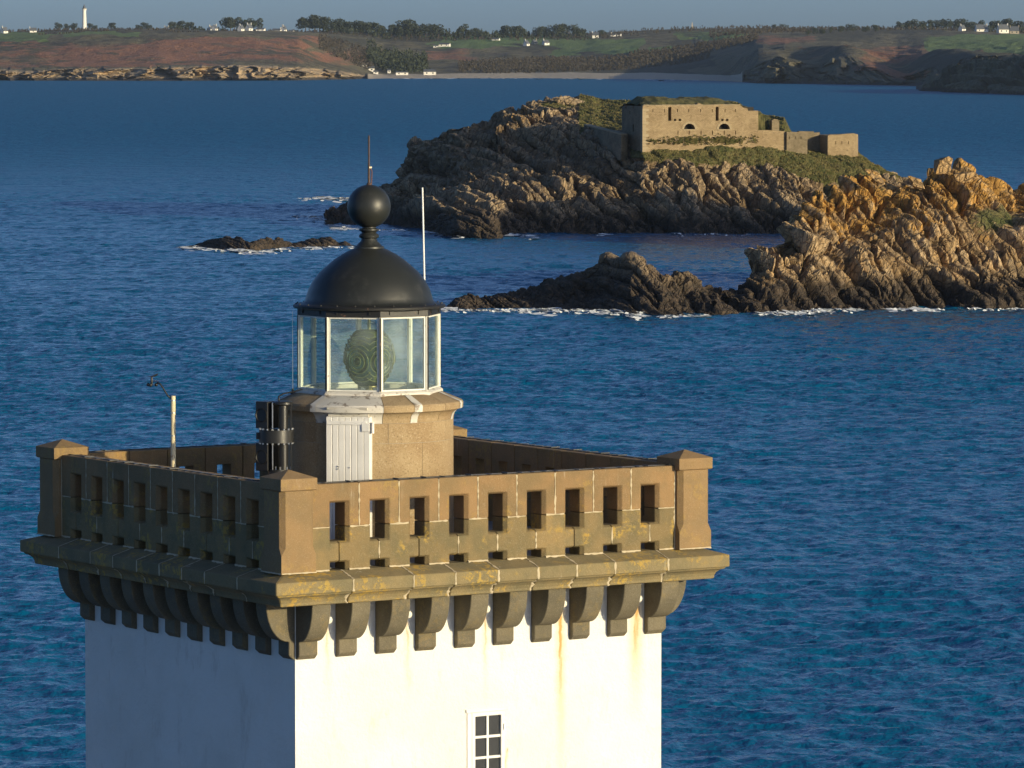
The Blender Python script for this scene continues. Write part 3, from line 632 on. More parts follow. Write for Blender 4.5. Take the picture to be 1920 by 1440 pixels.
# shaft with a real window opening in the sunlit face
wx0, wx1, wz1, wz0 = -.165, .335, 17.50, 16.05
MB().plate([(-HW, 3.8), (HW, 3.8), (HW, 19.2), (-HW, 19.2)], [[(wx0, wz0), (wx1, wz0), (wx1, wz1), (wx0, wz1)]], -HW, -HW + .45).build('wall', M['render'], lh, (0, 0, -Z0))
for nm, bx in (('wall', (-HW, -HW + .45, -HW + .4502, HW, 3.8, 19.2)), ('wall', (HW - .45, HW, -HW + .4502, HW, 3.8, 19.2)), ('wall', (-HW + .4502, HW - .4502, HW - .45, HW, 3.8, 19.2))):
    part(MB().box(*bx), nm, M['render'])
win = empty('window', (0, 0, -Z0), 0, lh)
yw = -HW
def wpart(mb, name, mat, **k): return mb.build(name, mat, win, **k)
f = MB(); F = .055
f.plate([(wx0 + .002, wz0 + .002), (wx1 - .002, wz0 + .002), (wx1 - .002, wz1 - .002), (wx0 + .002, wz1 - .002)], [[(wx0 + F, wz0 + F), (wx1 - F, wz0 + F), (wx1 - F, wz1 - F), (wx0 + F, wz1 - F)]], yw - .012, yw + .07)
wpart(f, 'frame', M['white_paint'], bevel=.006)
wpart(MB().box(wx0 - .09, wx1 + .05, yw - .022, yw - .004, wz1, wz1 + .045), 'lintel_band', M['white_paint'], bevel=.005)
wpart(MB().box(wx0 - .07, wx0 - .002, yw - .016, yw - .003, wz0, wz1 - .003), 'side_band', M['white_paint'], bevel=.005)
gx0, gx1, gz1 = wx0 + F, wx1 - F, wz1 - F; mw = .034; ph = (gz1 - wz0 - F) / 5
wpart(MB().box((gx0 + gx1) / 2 - mw / 2, (gx0 + gx1) / 2 + mw / 2, yw + .003, yw + .05, wz0 + F, gz1), 'muntin', M['white_paint'], bevel=.004)
for r in range(5):
    zt_ = gz1 - r * ph
    if r: wpart(MB().box(gx0, gx1, yw + .001, yw + .047, zt_ - mw / 2, zt_ + mw / 2), 'muntin', M['white_paint'], bevel=.004)
    for c in range(2):
        xa = gx0 + c * (gx1 - gx0) / 2; wpart(MB().box(xa + .004, xa + (gx1 - gx0) / 2 - .004, yw + .024, yw + .030, zt_ - ph + .004, zt_ - .004), 'pane', M['window_glass'])
wpart(MB().box(wx1 - .02, wx1 - .005, yw - .03, yw - .013, wz1 - .25, wz1 - .17), 'hinge', M['steel'])

# corbels: ten to a side
PITCHC = .5855; prof = [(-HW + .2, 18.345), (-HW - .02, 18.345), (-HW - .085, 18.40), (-HW - .085, 18.575)]
for i in range(1, 11):                        # belly of the corbel
    a = math.pi / 2 * i / 10; prof.append((-HW - .085 - .325 * math.sin(a), 18.575 + .485 * (1 - math.cos(a))))
prof += [(-HW - .41, 19.10), (-HW + .2, 19.10)]
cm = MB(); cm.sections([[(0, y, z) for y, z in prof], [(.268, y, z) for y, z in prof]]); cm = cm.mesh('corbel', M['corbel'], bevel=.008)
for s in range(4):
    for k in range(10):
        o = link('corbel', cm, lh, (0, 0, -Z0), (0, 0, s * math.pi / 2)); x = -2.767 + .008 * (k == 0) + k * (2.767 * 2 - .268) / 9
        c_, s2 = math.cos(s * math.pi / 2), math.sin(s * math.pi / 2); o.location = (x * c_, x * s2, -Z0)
# cornice stones, mitred at the corners, with light mortar in the joints
cpf = [(-2.6, 19.075), (-3.265, 19.075), (-3.268, 19.115), (-3.285, 19.155), (-3.32, 19.19), (-3.372, 19.21), (-3.372, 19.232), (-3.41, 19.232), (-3.41, 19.388), (-3.12, 19.475), (-2.6, 19.475)]
edges = [None, -2.30, -1.42, -.80, -.16, .44, 1.03, 1.62, 2.44, None]
G = .006
def cornice_mesh(e0, e1, g, pf, name, mat, bev):
    r0 = [((y if e0 is None else e0 + g), y, z) for y, z in pf]; r1 = [((-y if e1 is None else e1 - g), y, z) for y, z in pf]
    return MB().sections([r0, r1]).mesh(name, mat, bevel=bev)
for i in range(9):
    me = cornice_mesh(edges[i], edges[i + 1], G, cpf, 'cornice_stone', M['cornice'], .009)
    for s in range(4): inst('cornice_stone', me, s * math.pi / 2)
def ribbon(pts, nrm, w0, w1, seed, lift=.004, th=.01):   # ragged line of mortar along pts lying on a face with normal nrm
    r = random.Random(seed); P = []; nrm = Vector(nrm)
    for a, b in zip(pts[:-1], pts[1:]):
        a, b = Vector(a), Vector(b); n = max(2, int((b - a).length / .035))
        for j in range(n): P.append(a.lerp(b, j / n))
    P.append(Vector(pts[-1])); vs = []; fs = []
    for j, p in enumerate(P):
        d = (P[min(j+1, len(P)-1)] - P[max(j-1, 0)]).normalized(); t = d.cross(nrm).normalized()
        w = (w0 + (w1 - w0) * r.random() ** 2.2) / 2; q = p + t * r.uniform(-.3, .3) * w
        vs += [tuple(q - t * w + nrm * lift * .2), tuple(q + nrm * lift), tuple(q + t * w + nrm * lift * .2)]
        if j:
            b = 3 * (j - 1); fs += [(b, b+1, b+4, b+3), (b+1, b+2, b+5, b+4)]
    return vs, fs
mort = MB()
for k, e in enumerate(edges[1:-1]):
    pts = [(e, -3.12, 19.477), (e, -3.41, 19.39)]
    mort.add(*ribbon(pts, (0, -.29, .957), .014, .045, k)); mort.add(*ribbon([(e, -3.411, 19.387), (e, -3.411, 19.234)], (0, -1, 0), .016, .04, k + 30))
    mort.add(*ribbon([(e - .05 * rnd.random(), y - .002, z) for y, z in reversed(cpf[1:6])], (0, -.8, -.6), .018, .06, k + 60))
# ---- parapet
YP, YB = -3.13, -2.84; ZT, ZJ, ZL = 20.562, 20.018, 19.472; OW, C_ = .155, .048; XO = .0; JN = .005
xo = [XO + (k - 4) * .585 for k in range(9)]; XE = 2.735
def chamfered(front, mid, name, mat, bev=.007):
    rings = [[(x, YP, z) for x, z in front], [(x, YP + C_, z) for x, z in mid], [(x, YB - C_ * .5, z) for x, z in mid], [(x, YB, z) for x, z in mid]]
    return MB().sections(rings).mesh(name, mat, bevel=bev)
lint = {}
for typ in ('end0', 'mid', 'end1'):
    l = -.2925 + JN if typ != 'end0' else -XE - xo[0] + .004; r = .2925 - JN if typ != 'end1' else XE - xo[8] - .004
    zt_, zo = ZT, 20.345
    def shp(o_, zz): return [(l, ZJ + .004), (-o_, ZJ + .004), (-o_, zz), (o_, zz), (o_, ZJ + .004), (r, ZJ + .004), (r, zt_), (l, zt_)]
    lint[typ] = chamfered(shp(OW, zo), shp(OW - C_, zo - C_ * .55), 'lintel_block', M['parapet'])
HP = .585 / 2 - OW                            # half the pier between two openings
zr1, zr0 = 19.812, 19.597                     # rail
low = {}
for typ in ('end0', 'mid', 'end1'):
    l = -HP if typ != 'end0' else -XE + .004 - (xo[0] - .2925); r = HP if typ != 'end1' else XE - .004 - (xo[8] + .2925)
    rl, rr = -.2925 + JN, .2925 - JN
    def shp(c, cz):
        p = [(l - (c if typ != 'end0' else 0), ZL), (r + (c if typ != 'end1' else 0), ZL)]
        if typ != 'end1': p += [(r + c, zr0 - cz), (rr, zr0 - cz), (rr, zr1 + cz), (r + c, zr1 + cz), (r + c, ZJ - .004)]
        else: p += [(r, ZJ - .004)]
        if typ != 'end0': p += [(l - c, ZJ - .004), (l - c, zr1 + cz), (rl, zr1 + cz), (rl, zr0 - cz), (l - c, zr0 - cz)]
        else: p += [(l, ZJ - .004)]
        return p
    low[typ] = chamfered(shp(0, 0), shp(C_, C_ * .5), 'pier_block', M['parapet_low'])
pm = MB()                                     # corner pier: square foot and cap, chamfered between
PW, PH = .25, .045
def ringp(w_, c, z): return [(-w_ + c, -w_, z), (w_ - c, -w_, z), (w_, -w_ + c, z), (w_, w_ - c, z), (w_ - c, w_, z), (-w_ + c, w_, z), (-w_, w_ - c, z), (-w_, -w_ + c, z)]
pm.sections([ringp(PW, .002, ZL), ringp(PW, .002, 19.70), ringp(PW - .006, .06, 19.80), ringp(PW - .006, .06, 20.50)])
pierm = pm.mesh('corner_pier', M['pier'], bevel=.006)
pc_ = MB(); pc_.sections([ringp(PW - .005, .002, 20.502), ringp(PW + .012, .002, 20.515), ringp(PW + .012, .002, 20.655), ringp(.004, .0005, 20.752)]); capm = pc_.mesh('pier_cap', M['pier'], bevel=.006)
for s in range(4):
    rz = s * math.pi / 2; c_, s2 = math.cos(rz), math.sin(rz)
    for k in range(9):
        t_ = 'end0' if k == 0 else 'end1' if k == 8 else 'mid'
        link('lintel_block', lint[t_], lh, (xo[k] * c_, xo[k] * s2, -Z0), (0, 0, rz))
    for k in range(10):
        x = xo[0] - .2925 + .585 * k; t_ = 'end0' if k == 0 else 'end1' if k == 9 else 'mid'
        link('pier_block', low[t_], lh, (x * c_, x * s2, -Z0), (0, 0, rz))
    px_, py_ = -2.985, -2.985
    o = link('corner_pier', pierm, lh, (px_ * c_ - py_ * s2, px_ * s2 + py_ * c_, -Z0), (0, 0, rz))
    link('pier_cap', capm, o, (0, 0, 0))
for k in range(8):
    x = (xo[k] + xo[k + 1]) / 2
    mort.add(*ribbon([(x, YP, ZT - .01), (x, YP, ZJ)], (0, -1, 0), .010, .030, 100 + k)); mort.add(*ribbon([(x - HP, YP, ZJ), (x + HP, YP, ZJ)], (0, -1, 0), .010, .030, 120 + k))
    mort.add(*ribbon([(x - HP - .01, YP, ZL + .012), (x + HP + .01, YP, ZL + .012)], (0, -.8, .6), .02, .045, 140 + k, lift=.01))
for k in range(9):
    if k % 2 or k in (4, 8): mort.add(*ribbon([(xo[k], YP, zr1), (xo[k], YP, zr0)], (0, -1, 0), .008, .030, 160 + k))
mort.add(*ribbon([(-XE, YP, ZT - .02), (-XE, YP, ZL + .02)], (0, -1, 0), .015, .04, 180)); mort.add(*ribbon([(XE, YP, ZT - .02), (XE, YP, ZL + .02)], (0, -1, 0), .015, .04, 181))
for sx in (-1, 1): mort.add(*ribbon([(sx * (XE - .0), YP, ZJ), (sx * (XE - .26), YP, ZJ)], (0, -1, 0), .010, .02, 190 + sx)); mort.add(*ribbon([(sx * XE, YP, ZL + .012), (sx * (XE - .25), YP, ZL + .012)], (0, -.8, .6), .02, .045, 195 + sx, lift=.01)); mort.add(*ribbon([(sx * 2.735, -3.236, ZL + .01), (sx * 3.23, -3.236, ZL + .01)], (0, -.8, .6), .015, .04, 198 + sx, lift=.008))
mm = mort.mesh('mortar', M['mortar'])
for s in range(4): inst('mortar', mm, s * math.pi / 2)['kind'] = 'stuff'
core = MB().box(-2.69, 2.69, YP + .055, YB - .03, ZJ - .02, ZJ - .006)
part(MB().box(-2.86, 2.86, -2.86, 2.86, 19.40, 19.482), 'gallery_floor', M['deck'])
# conductor tape with clips along the wall head
tp = MB().box(-2.72, 2.72, YP + .10, YP + .13, ZT + .002, ZT + .010); rr_ = random.Random(4)
for k in range(24): x = -2.7 + k * .232 + rr_.uniform(-.09, .09); tp.box(x, x + .018 + .02 * rr_.random(), YP + .02, YP + .16, ZT + .009, ZT + .012 + .012 * rr_.random() ** 2)
tpm = tp.mesh('conductor_tape', M['dark_plastic'])
for s in range(4): inst('conductor_tape', tpm, s * math.pi / 2)
# white drain spouts between the corbels
spm = MB(); spm.M = Matrix.Translation((0, -HW + .05, 18.85)) @ Matrix.Rotation(R(97), 4, 'X'); spm.lathe([(.042, 0), (.042, .13), (.046, .135), (.05, .16), (.044, .18), (.02, .19)], 16); spm = spm.mesh('drain_spout', M['spout'], smooth=40)
for k in range(5):
    o = inst('drain_spout', spm); o.location.x = -2.345 + 1.171 * k

# ---- lantern
def ngon(r, z, n=8, a0=R(22.5)): return [(r * math.cos(a0 + 2 * math.pi * i / n), r * math.sin(a0 + 2 * math.pi * i / n), z) for i in range(n)]
# round granite drum in courses of curved blocks
RB = 1.108; DOOR = R(-135)                    # direction of the door in the tower's frame
zc = [19.483, 19.90, 20.36, 20.84, 21.10]
for j in range(4):
    nb = 7; a_off = (j % 2) * math.pi / nb + .35
    for i in range(nb):
        a0, a1 = a_off + 2 * math.pi * i / nb, a_off + 2 * math.pi * (i + 1) / nb
        q = MB(); K = 8; e = .0022; arc = lambda r, z: [(r * math.cos(a0 + e + (a1 - a0 - 2 * e) * t / K), r * math.sin(a0 + e + (a1 - a0 - 2 * e) * t / K), z) for t in range(K + 1)]
        rg = lambda z: arc(RB, z) + list(reversed(arc(RB - .3, z)))
        q.sections([rg(zc[j] + .002), rg(zc[j + 1] - .002)]); part(q, 'drum_block', M['granite'], smooth=30)
part(MB().lathe([(RB - .004, 19.483), (RB - .004, 21.1)], 56, cap=False), 'drum_joint', M['deck'], smooth=True)
# moulded ledge round the lantern foot: eight curved stones
lpf = [(.86, 21.102), (RB + .002, 21.102), (RB + .006, 21.14), (1.13, 21.185), (1.165, 21.225), (1.205, 21.245), (1.235, 21.25), (1.24, 21.315), (1.225, 21.34), (.95, 21.452), (.86, 21.452)]
for i in range(8):
    a0, a1 = R(22.5 + 45 * i) , R(67.5 + 45 * i); isdoor = i == 4
    q = MB(); K = 8; rings = []
    for t in range(K + 1):
        a = a0 + .003 + (a1 - a0 - .006) * t / K; rings.append([(r * math.cos(a), r * math.sin(a), z) for r, z in lpf])
    q.sections(rings); part(q, 'ledge_stone', M['lead'] if isdoor else M['granite'], smooth=35)
for i in range(8):                             # white painted flashing over the joints and at the face middles
    for a, wd in ((R(22.5 + 45 * i), .045), (R(45 * i), .055)):
        if abs((a - math.pi * 1.25 + math.pi) % (2 * math.pi) - math.pi) < .1: continue
        q = MB(); rings = []
        for t in (-1, 0, 1):
            b_ = a + t * wd / 1.2; rings.append([((r + .006) * math.cos(b_), (r + .006) * math.sin(b_), z + (.006 if k > 6 else 0)) for k, (r, z) in enumerate(lpf[1:-1])])
        if (a == R(45 * i) and i not in (6, 7)) or (a != R(45 * i) and i not in (3, 4)): continue
        q.sections(rings, close=False); part(q, 'ledge_flashing', M['lead'], smooth=35)
# lantern sill, posts, glass, frieze
sill = MB(); sill.sections([ngon(.985, 21.44), ngon(.985, 21.475), ngon(.945, 21.50), ngon(.86, 21.50), ngon(.86, 21.44)], close=False); part(sill, 'lantern_sill', M['lead'], bevel=.004)
part(MB().sections([ngon(.86, 21.445), ngon(.02, 21.46)], close=False), 'lantern_floor', M['lead'])
GL = .93
for i in range(8):
    a = R(22.5 + 45 * i); A = Vector(ngon(GL, 0)[i]); B = Vector(ngon(GL, 0)[(i + 1) % 8])
    q = MB(); q.M = Matrix.Translation((A.x, A.y, 0)) @ Matrix.Rotation(a, 4, 'Z'); q.box(-.05, .018, -.021, .021, 21.502, 22.47); po = part(q, 'lantern_post', M['post_paint'], bevel=.006)
    q = MB(); q.M = Matrix.Translation((A.x, A.y, 0)) @ Matrix.Rotation(a, 4, 'Z'); q.box(.0185, .026, -.012, .012, 21.51, 22.465); part(q, 'glazing_bar', M['black_rim'], parent=po)
    mid = (A + B) / 2; am = math.atan2(mid.y, mid.x); hl = (B - A).length / 2; rm = mid.length
    q = MB(); q.M = Matrix.Rotation(am, 4, 'Z'); q.box(rm - .012, rm - .004, -hl + .022, hl - .022, 21.505, 22.465); g = part(q, 'lantern_pane', M['glass'])
    q = MB(); q.M = Matrix.Rotation(am, 4, 'Z') @ Matrix.Translation((rm, 0, 0)) @ Matrix.Rotation(R(90), 4, 'Z'); q.plate([(-hl + .024, 21.503), (hl - .024, 21.503), (hl - .024, 22.468), (-hl + .024, 22.468)], [[(-hl + .042, 21.523), (hl - .042, 21.523), (hl - .042, 22.448), (-hl + .042, 22.448)]], -.004, .022)
    part(q, 'pane_frame', M['post_paint'], parent=g)
fr = MB(); fr.sections([ngon(.90, 22.47), ngon(.955, 22.47), ngon(.955, 22.565), ngon(.90, 22.565)], close=False); part(fr, 'frieze', M['black_rim'], bevel=.003)
for i in range(8):
    for t in (.2, .8):
        A = Vector(ngon(.957, 0)[i]); B = Vector(ngon(.957, 0)[(i + 1) % 8]); p = A.lerp(B, t); am = math.atan2((A + B).y, (A + B).x)
        q = MB(); q.M = Matrix.Translation((p.x, p.y, 0)) @ Matrix.Rotation(am, 4, 'Z'); q.box(-.02, .012, -.008, .008, 22.50, 22.565); part(q, 'frieze_bracket', M['black_rim'])
dome = MB(); dome.lathe([(.80, 22.55), (.955, 22.566), (.985, 22.572), (.992, 22.595), (.98, 22.606), (.93, 22.610), (.87, 22.626), (.845, 22.655), (.832, 22.70), (.80, 22.80), (.737, 22.915), (.66, 23.015), (.56, 23.105), (.46, 23.19), (.355, 23.26), (.26, 23.31), (.18, 23.345), (.10, 23.36)], 64)
dm = part(dome, 'dome', M['black'], smooth=50)
rimm = MB(); rimm.lathe([(.978, 22.556), (1.0, 22.566), (1.004, 22.592), (.985, 22.609), (.94, 22.6125), (.94, 22.60)], 64, cap=False); rimm.build('gutter', M['black_rim'], dm, smooth=50)
for i in range(24):
    a = 2 * math.pi * i / 24 + .05; q = MB(); q.lathe([(.011, 22.612), (.011, 22.622), (.004, 22.626)], 6, (.962 * math.cos(a), .962 * math.sin(a))); q.build('rim_bolt', M['black_rim'], dm)
fin = MB(); fin.lathe([(.20, 23.335), (.195, 23.36), (.165, 23.375), (.145, 23.40), (.112, 23.43), (.10, 23.465), (.128, 23.478), (.135, 23.505), (.118, 23.525), (.092, 23.54), (.105, 23.556), (.132, 23.575), (.132, 23.59), (.095, 23.602), (.082, 23.64), (.085, 23.66)], 40)
part(fin, 'finial_neck', M['black'], smooth=50)
bp = [(.082, 23.617)] + [(.286 * math.cos(t), 23.888 + .286 * math.sin(t)) for t in [R(-70 + 160 * i / 26) for i in range(26)]] + [(.02, 24.174)]
part(MB().lathe(bp, 48), 'ventilator_ball', M['black'], smooth=60)
rod = MB(); rod.lathe([(.035, 24.168), (.03, 24.19), (.018, 24.20), (.015, 24.44), (.012, 24.46), (.012, 24.80), (.003, 24.825)], 10); part(rod, 'lightning_rod', M['rod'], smooth=40)
part(MB().tube([(.03, -.012, 24.17), (.036, -.02, 24.35), (.006, -.006, 24.40)], .007, 6), 'rod_strap', M['rust'])
part(MB().box(-.005, .035, -.018, .004, 24.39, 24.41), 'rod_clamp', M['mast'])

# ---- the optic
lens = empty('fresnel_lens', (0, 0, -Z0), 0, lh); lens.scale = (1.10, 1.10, 1.12); lens.location.z -= 2.70
egg = [(.10, 21.625), (.17, 21.655), (.235, 21.73), (.275, 21.83), (.30, 21.93), (.305, 22.0), (.29, 22.09), (.255, 22.18), (.20, 22.255), (.15, 22.29), (.08, 22.30)]
MB().lathe(egg, 18, a0=R(10)).build('lens_body', M['lens'], lens, smooth=25)
eggr = lambda z: np.interp(z, [p[1] for p in egg], [p[0] for p in egg])
for i in range(6):
    az = math.atan2(-1, 0) - LROT + R(-30 + 60 * i) + R(2)
    e1 = Vector((math.cos(az), math.sin(az), 0)); e2 = Vector((-math.sin(az), math.cos(az), 0)); zc_ = 21.93
    for r_ in (.05, .095, .14, .185, .235, .28):
        pts = []
        for t in range(29):
            a = 2 * math.pi * t / 28; v = r_ * math.cos(a); z = zc_ + r_ * 1.05 * math.sin(a)
            if abs(v) > .150 or not 21.64 < z < 22.29:
                if len(pts) > 2: MB().tube(pts, .007, 5).build('lens_ring', M['lens_ring'], lens, smooth=True)
                pts = []; continue
            rr = float(eggr(z)); pts.append(e1 * (math.sqrt(max(rr * rr - v * v, .001)) + .004) + e2 * v + Vector((0, 0, z)))
        if len(pts) > 2: MB().tube(pts, .007, 5).build('lens_ring', M['lens_ring'], lens, smooth=True)
    q = MB(); q.M = Matrix.Translation(e1 * (eggr(zc_) + .003) + Vector((0, 0, zc_))) @ az_m if False else Matrix.Translation(e1 * (float(eggr(zc_)) - .004) + Vector((0, 0, zc_))) @ Matrix.Rotation(az, 4, 'Z') @ Matrix.Rotation(R(90), 4, 'Y'); q.lathe([(.04, 0), (.034, .012), (.02, .02), (.004, .024)], 16); q.build('bullseye', M['lens'], lens, smooth=True)
MB().lathe([(.14, 21.46), (.14, 21.48), (.05, 21.50), (.05, 21.60), (.13, 21.62), (.13, 21.632)], 20).build('pedestal', M['ceramic'], lens, smooth=40)
for a in (0, 120, 240): MB().tube([(.12 * math.cos(R(a)), .12 * math.sin(R(a)), 21.47), (.14 * math.cos(R(a)), .14 * math.sin(R(a)), 21.64)], .02, 8).build('pedestal_leg', M['ceramic'], lens, smooth=40)
MB().lathe([(.085, 22.295), (.085, 22.46), (.075, 22.50)], 20).build('lamp_changer', M['glass'], lens, smooth=40)
MB().lathe([(.022, 22.29), (.022, 22.55)], 10).build('support_rod', M['ceramic'], lens, smooth=40)

# ---- plank door in a white surround
door = empty('door', (0, 0, -Z0), DOOR, lh)    # +x points outwards
dw, dz0, dz1, dx = .298, 19.50, 21.195, RB + .03
MB().box(dx - .25, dx, -dw - .0, dw + .0, dz0, dz1).build('door_frame', M['white_paint'], door, bevel=.006)
for i in range(7):
    y0_ = -dw + .004 + i * (2 * dw - .008) / 7; y1_ = y0_ + (2 * dw - .008) / 7 - .006
    MB().box(dx + .001, dx + .022, y0_, y1_, dz0 + .01, dz1 - .008).build('plank', M['white_paint'], door, bevel=.005)
MB().box(dx + .0225, dx + .034, -dw + .01, dw - .05, dz1 - .105, dz1 - .055).build('strap_hinge', M['white_paint'], door, bevel=.004)
MB().box(dx + .0225, dx + .038, dw - .115, dw - .01, dz1 - .19, dz1 - .08).build('hinge_plate', M['white_paint'], door, bevel=.004)
MB().lathe([(.022, dz1 - .21), (.022, dz1 - .07)], 10, (dx + .02, dw + .028)).build('hinge_pin', M['white_paint'], door, smooth=40)
MB().box(dx + .0225, dx + .03, -dw + .055, -dw + .075, dz1 - .11, dz1 - .05).build('strap_end', M['steel'], door)
for z_, y_ in ((dz1 - .08, -.10), (dz1 - .08, .10), (dz1 - .65, -.14), (dz1 - .68, -.14), (dz1 - .66, .02)):
    q = MB(); q.M = Matrix.Translation((dx + .022, y_, z_)) @ Matrix.Rotation(R(90), 4, 'Y'); q.lathe([(.011, 0), (.008, .012)], 8); q.build('bolt_head', M['steel'], door)
cv = MB(); cv.sections([[(dx - .1, y_, dz1 + .002), (dx + .012, y_, dz1 + .002), (dx + .015, y_, dz1 + .04), (dx + .04, y_, dz1 + .075), (dx + .085, y_, dz1 + .095), (dx + .10, y_, dz1 + .125), (dx - .1, y_, dz1 + .145)] for y_ in (-dw + .03, dw - .03)]); cv.build('door_hood', M['lead'], door, smooth=35)
q = MB(); q.tube([(RB * math.cos(R(-27)) + .01, RB * math.sin(R(-27)), 19.95), (RB * math.cos(R(-27)) + .05, RB * math.sin(R(-27)) - .02, 19.97), (RB * math.cos(R(-27)) + .05, RB * math.sin(R(-27)) - .02, 20.25), (RB * math.cos(R(-27)) + .01, RB * math.sin(R(-27)), 20.27)], .009, 6); q.build('grab_handle', M['white_paint'], door)

# ------------------------------------------------------------------ fittings standing on the gallery
def cam_side(px, d): return (px - 960) / FPX * d
# fog signal
fd = 67.55; fsx = cam_side(517, fd)
fs = empty('fog_signal', (fsx, fd, 19.482), 0); tag(fs, 'black double-horn fog signal emitter standing left of the lantern door', 'fog signal')
zz = lambda py: CAMZ - (py - YH) * fd / FPX - 19.482; pxm = fd / FPX
def fp(mb, n, m=M['signal'], **k): return mb.build(n, m, fs, **k)
cxp = 13 * pxm
fp(MB().lathe([(.16, 0), (.16, .03), (.06, .04), (.06, zz(890)), (.13, zz(889)), (.13, zz(881))], 28, (.03, 0)), 'base', smooth=40)
fp(MB().lathe([(.062, zz(881)), (.062, zz(758))], 24, (cxp, -.06)), 'column', smooth=40)
fp(MB().lathe([(.10, zz(760)), (.125, zz(758)), (.125, zz(754)), (.10, zz(752))], 28, (cxp, -.02)), 'top_plate', smooth=40)
fp(MB().lathe([(.225, zz(829)), (.225, zz(806))], 40, (0, .0)), 'ring_band', smooth=40)
fp(MB().lathe([(.232, zz(807.5)), (.232, zz(805.5))], 40, (0, .0)), 'ring_flange', smooth=40); fp(MB().lathe([(.232, zz(829.5)), (.232, zz(827.5))], 40, (0, .0)), 'ring_flange', smooth=40)
for (ya, yb) in ((753, 804), (831, 884)):
    bx_ = MB(); bx_.M = Matrix.Rotation(R(-35), 4, 'Z'); bx_.box(-.25, -.05, -.12, .13, zz(yb), zz(ya)); hb = fp(bx_, 'horn_box', bevel=.008)
    zm = (zz(ya) + zz(yb)) / 2; q = MB(); q.M = Matrix.Rotation(R(-35), 4, 'Z') @ Matrix.Translation((-.15, -.121, zm)) @ Matrix.Rotation(R(90), 4, 'X')
    q.lathe([(.085, -.012), (.093, .0), (.093, .012), (.085, .012), (.05, -.05), (.02, -.09)], 28, cap=False); q.build('horn_mouth', M['signal_in'], hb, smooth=40)
    for sx in (-.045, .195): fp(MB().box(sx - .006, sx + .006, -.10, .06, zz(yb) + .01, zz(ya) - .01), 'side_plate', M['steel'] if sx < 0 else M['signal'])
for k in range(10):
    a = R(180 + 20 * k)
    for pz in (804.5, 830.5):
        q = MB(); q.lathe([(.012, zz(pz) - .014), (.012, zz(pz) + .014)], 6, (.215 * math.cos(a), .215 * math.sin(a))); fp(q, 'bolt', M['steel'])
for a in (200, 250, 300, 340):
    q = MB(); q.lathe([(.011, zz(883)), (.011, zz(875))], 6, (cxp + .1 * math.cos(R(a)), -.02 + .1 * math.sin(R(a)))); fp(q, 'bolt', M['steel'])
fp(MB().box(-.26, -.2, -.05, .03, zz(824), zz(811)), 'cable_gland', M['dark_plastic'])
fp(MB().tube([(cxp - .05, -.02, zz(754)), (cxp - .06, .0, zz(744)), (cxp + .0, .1, zz(739)), (cxp + .14, .35, zz(737)), (cxp + .22, .6, zz(736))], .011, 6), 'cable', M['dark_plastic'], smooth=True)
# weather mast
md = 68.55; mp = (cam_side(323, md), md, 19.482); ms = empty('weather_mast', mp, 0); tag(ms, 'cream pole with small black wind vane and cup anemometer behind the shaded parapet', 'weather mast')
mz = lambda py: CAMZ - (py - YH) * md / FPX - 19.482; mx = lambda px: cam_side(px, md) - mp[0]
MB().lathe([(.033, 0), (.033, mz(800)), (.034, mz(800)), (.034, mz(799)), (.033, mz(799)), (.033, mz(743)), (.025, mz(742))], 16).build('pole', M['mast'], ms, smooth=40)
for py in (752, 775, 818): MB().lathe([(.0365, mz(py)), (.0365, mz(py) + .012)], 16).build('pole_clamp', M['steel'], ms, smooth=40)
MB().tube([(mx(320), 0, mz(748)), (mx(313), 0, mz(742)), (mx(304), 0, mz(727)), (mx(299), 0, mz(720)), (mx(293), 0, mz(717))], .0115, 6).build('arm', M['dark_plastic'], ms, smooth=True)
sen = MB().lathe([(.012, mz(722)), (.016, mz(718)), (.016, mz(709)), (.008, mz(706))], 10, (mx(283), 0)).build('sensor_body', M['dark_plastic'], ms, smooth=40)
MB().box(mx(283), mx(296), -.012, .012, mz(715), mz(713.5)).build('sensor_bracket', M['dark_plastic'], ms)
for i in range(3):
    a = R(20 + 120 * i); q = MB(); q.M = Matrix.Translation((mx(283) + .062 * math.cos(a), .062 * math.sin(a), mz(721.5)))
    q.lathe([(.001, -.024), (.018, -.018), (.025, 0), (.018, .018), (.001, .024)], 12); q.build('anemometer_cup', M['dark_plastic'], ms, smooth=True)
    MB().tube([(mx(283), 0, mz(721)), (mx(283) + .045 * math.cos(a), .045 * math.sin(a), mz(721.5))], .004, 5).build('cup_arm', M['dark_plastic'], ms)
q = MB(); q.sections([[(mx(275), y_, mz(706.5)), (mx(284), y_, mz(707.2)), (mx(293), y_, mz(705)), (mx(296), y_, mz(699.5)), (mx(288), y_, mz(702.5)), (mx(284), y_, mz(705))] for y_ in (-.005, .005)]); q.build('wind_vane', M['dark_plastic'], ms)
# whip antenna and white pole antenna
ad = 68.55; wa = empty('whip_antenna', (cam_side(548, ad), ad, 21.40), 0); tag(wa, 'thin grey whip antenna on the ledge at the left side of the lantern', 'antenna')
MB().lathe([(.03, 0), (.032, .05), (.02, .06), (.014, .10)], 12).build('antenna_base', M['dark_plastic'], wa, smooth=40)
MB().lathe([(.007, .1), (.0035, 1.12)], 6).build('whip', M['steel'], wa)
ad = 69.75; wa = empty('pole_antenna', (cam_side(799.5, ad), ad, 21.395), 0); tag(wa, 'white pole antenna rising behind the right side of the black dome', 'antenna')
za = lambda py: CAMZ - (py - YH) * ad / FPX - 21.395
MB().tube([(0, 0, -.02), (0, 0, .08)], .035, 10).build('antenna_foot', M['steel'], wa)
MB().tube([(0, 0, .08), (cam_side(792, ad) - wa.location.x, 0, za(351))], .0145, 10, .012).build('mast_tube', M['white_plastic'], wa, smooth=40)

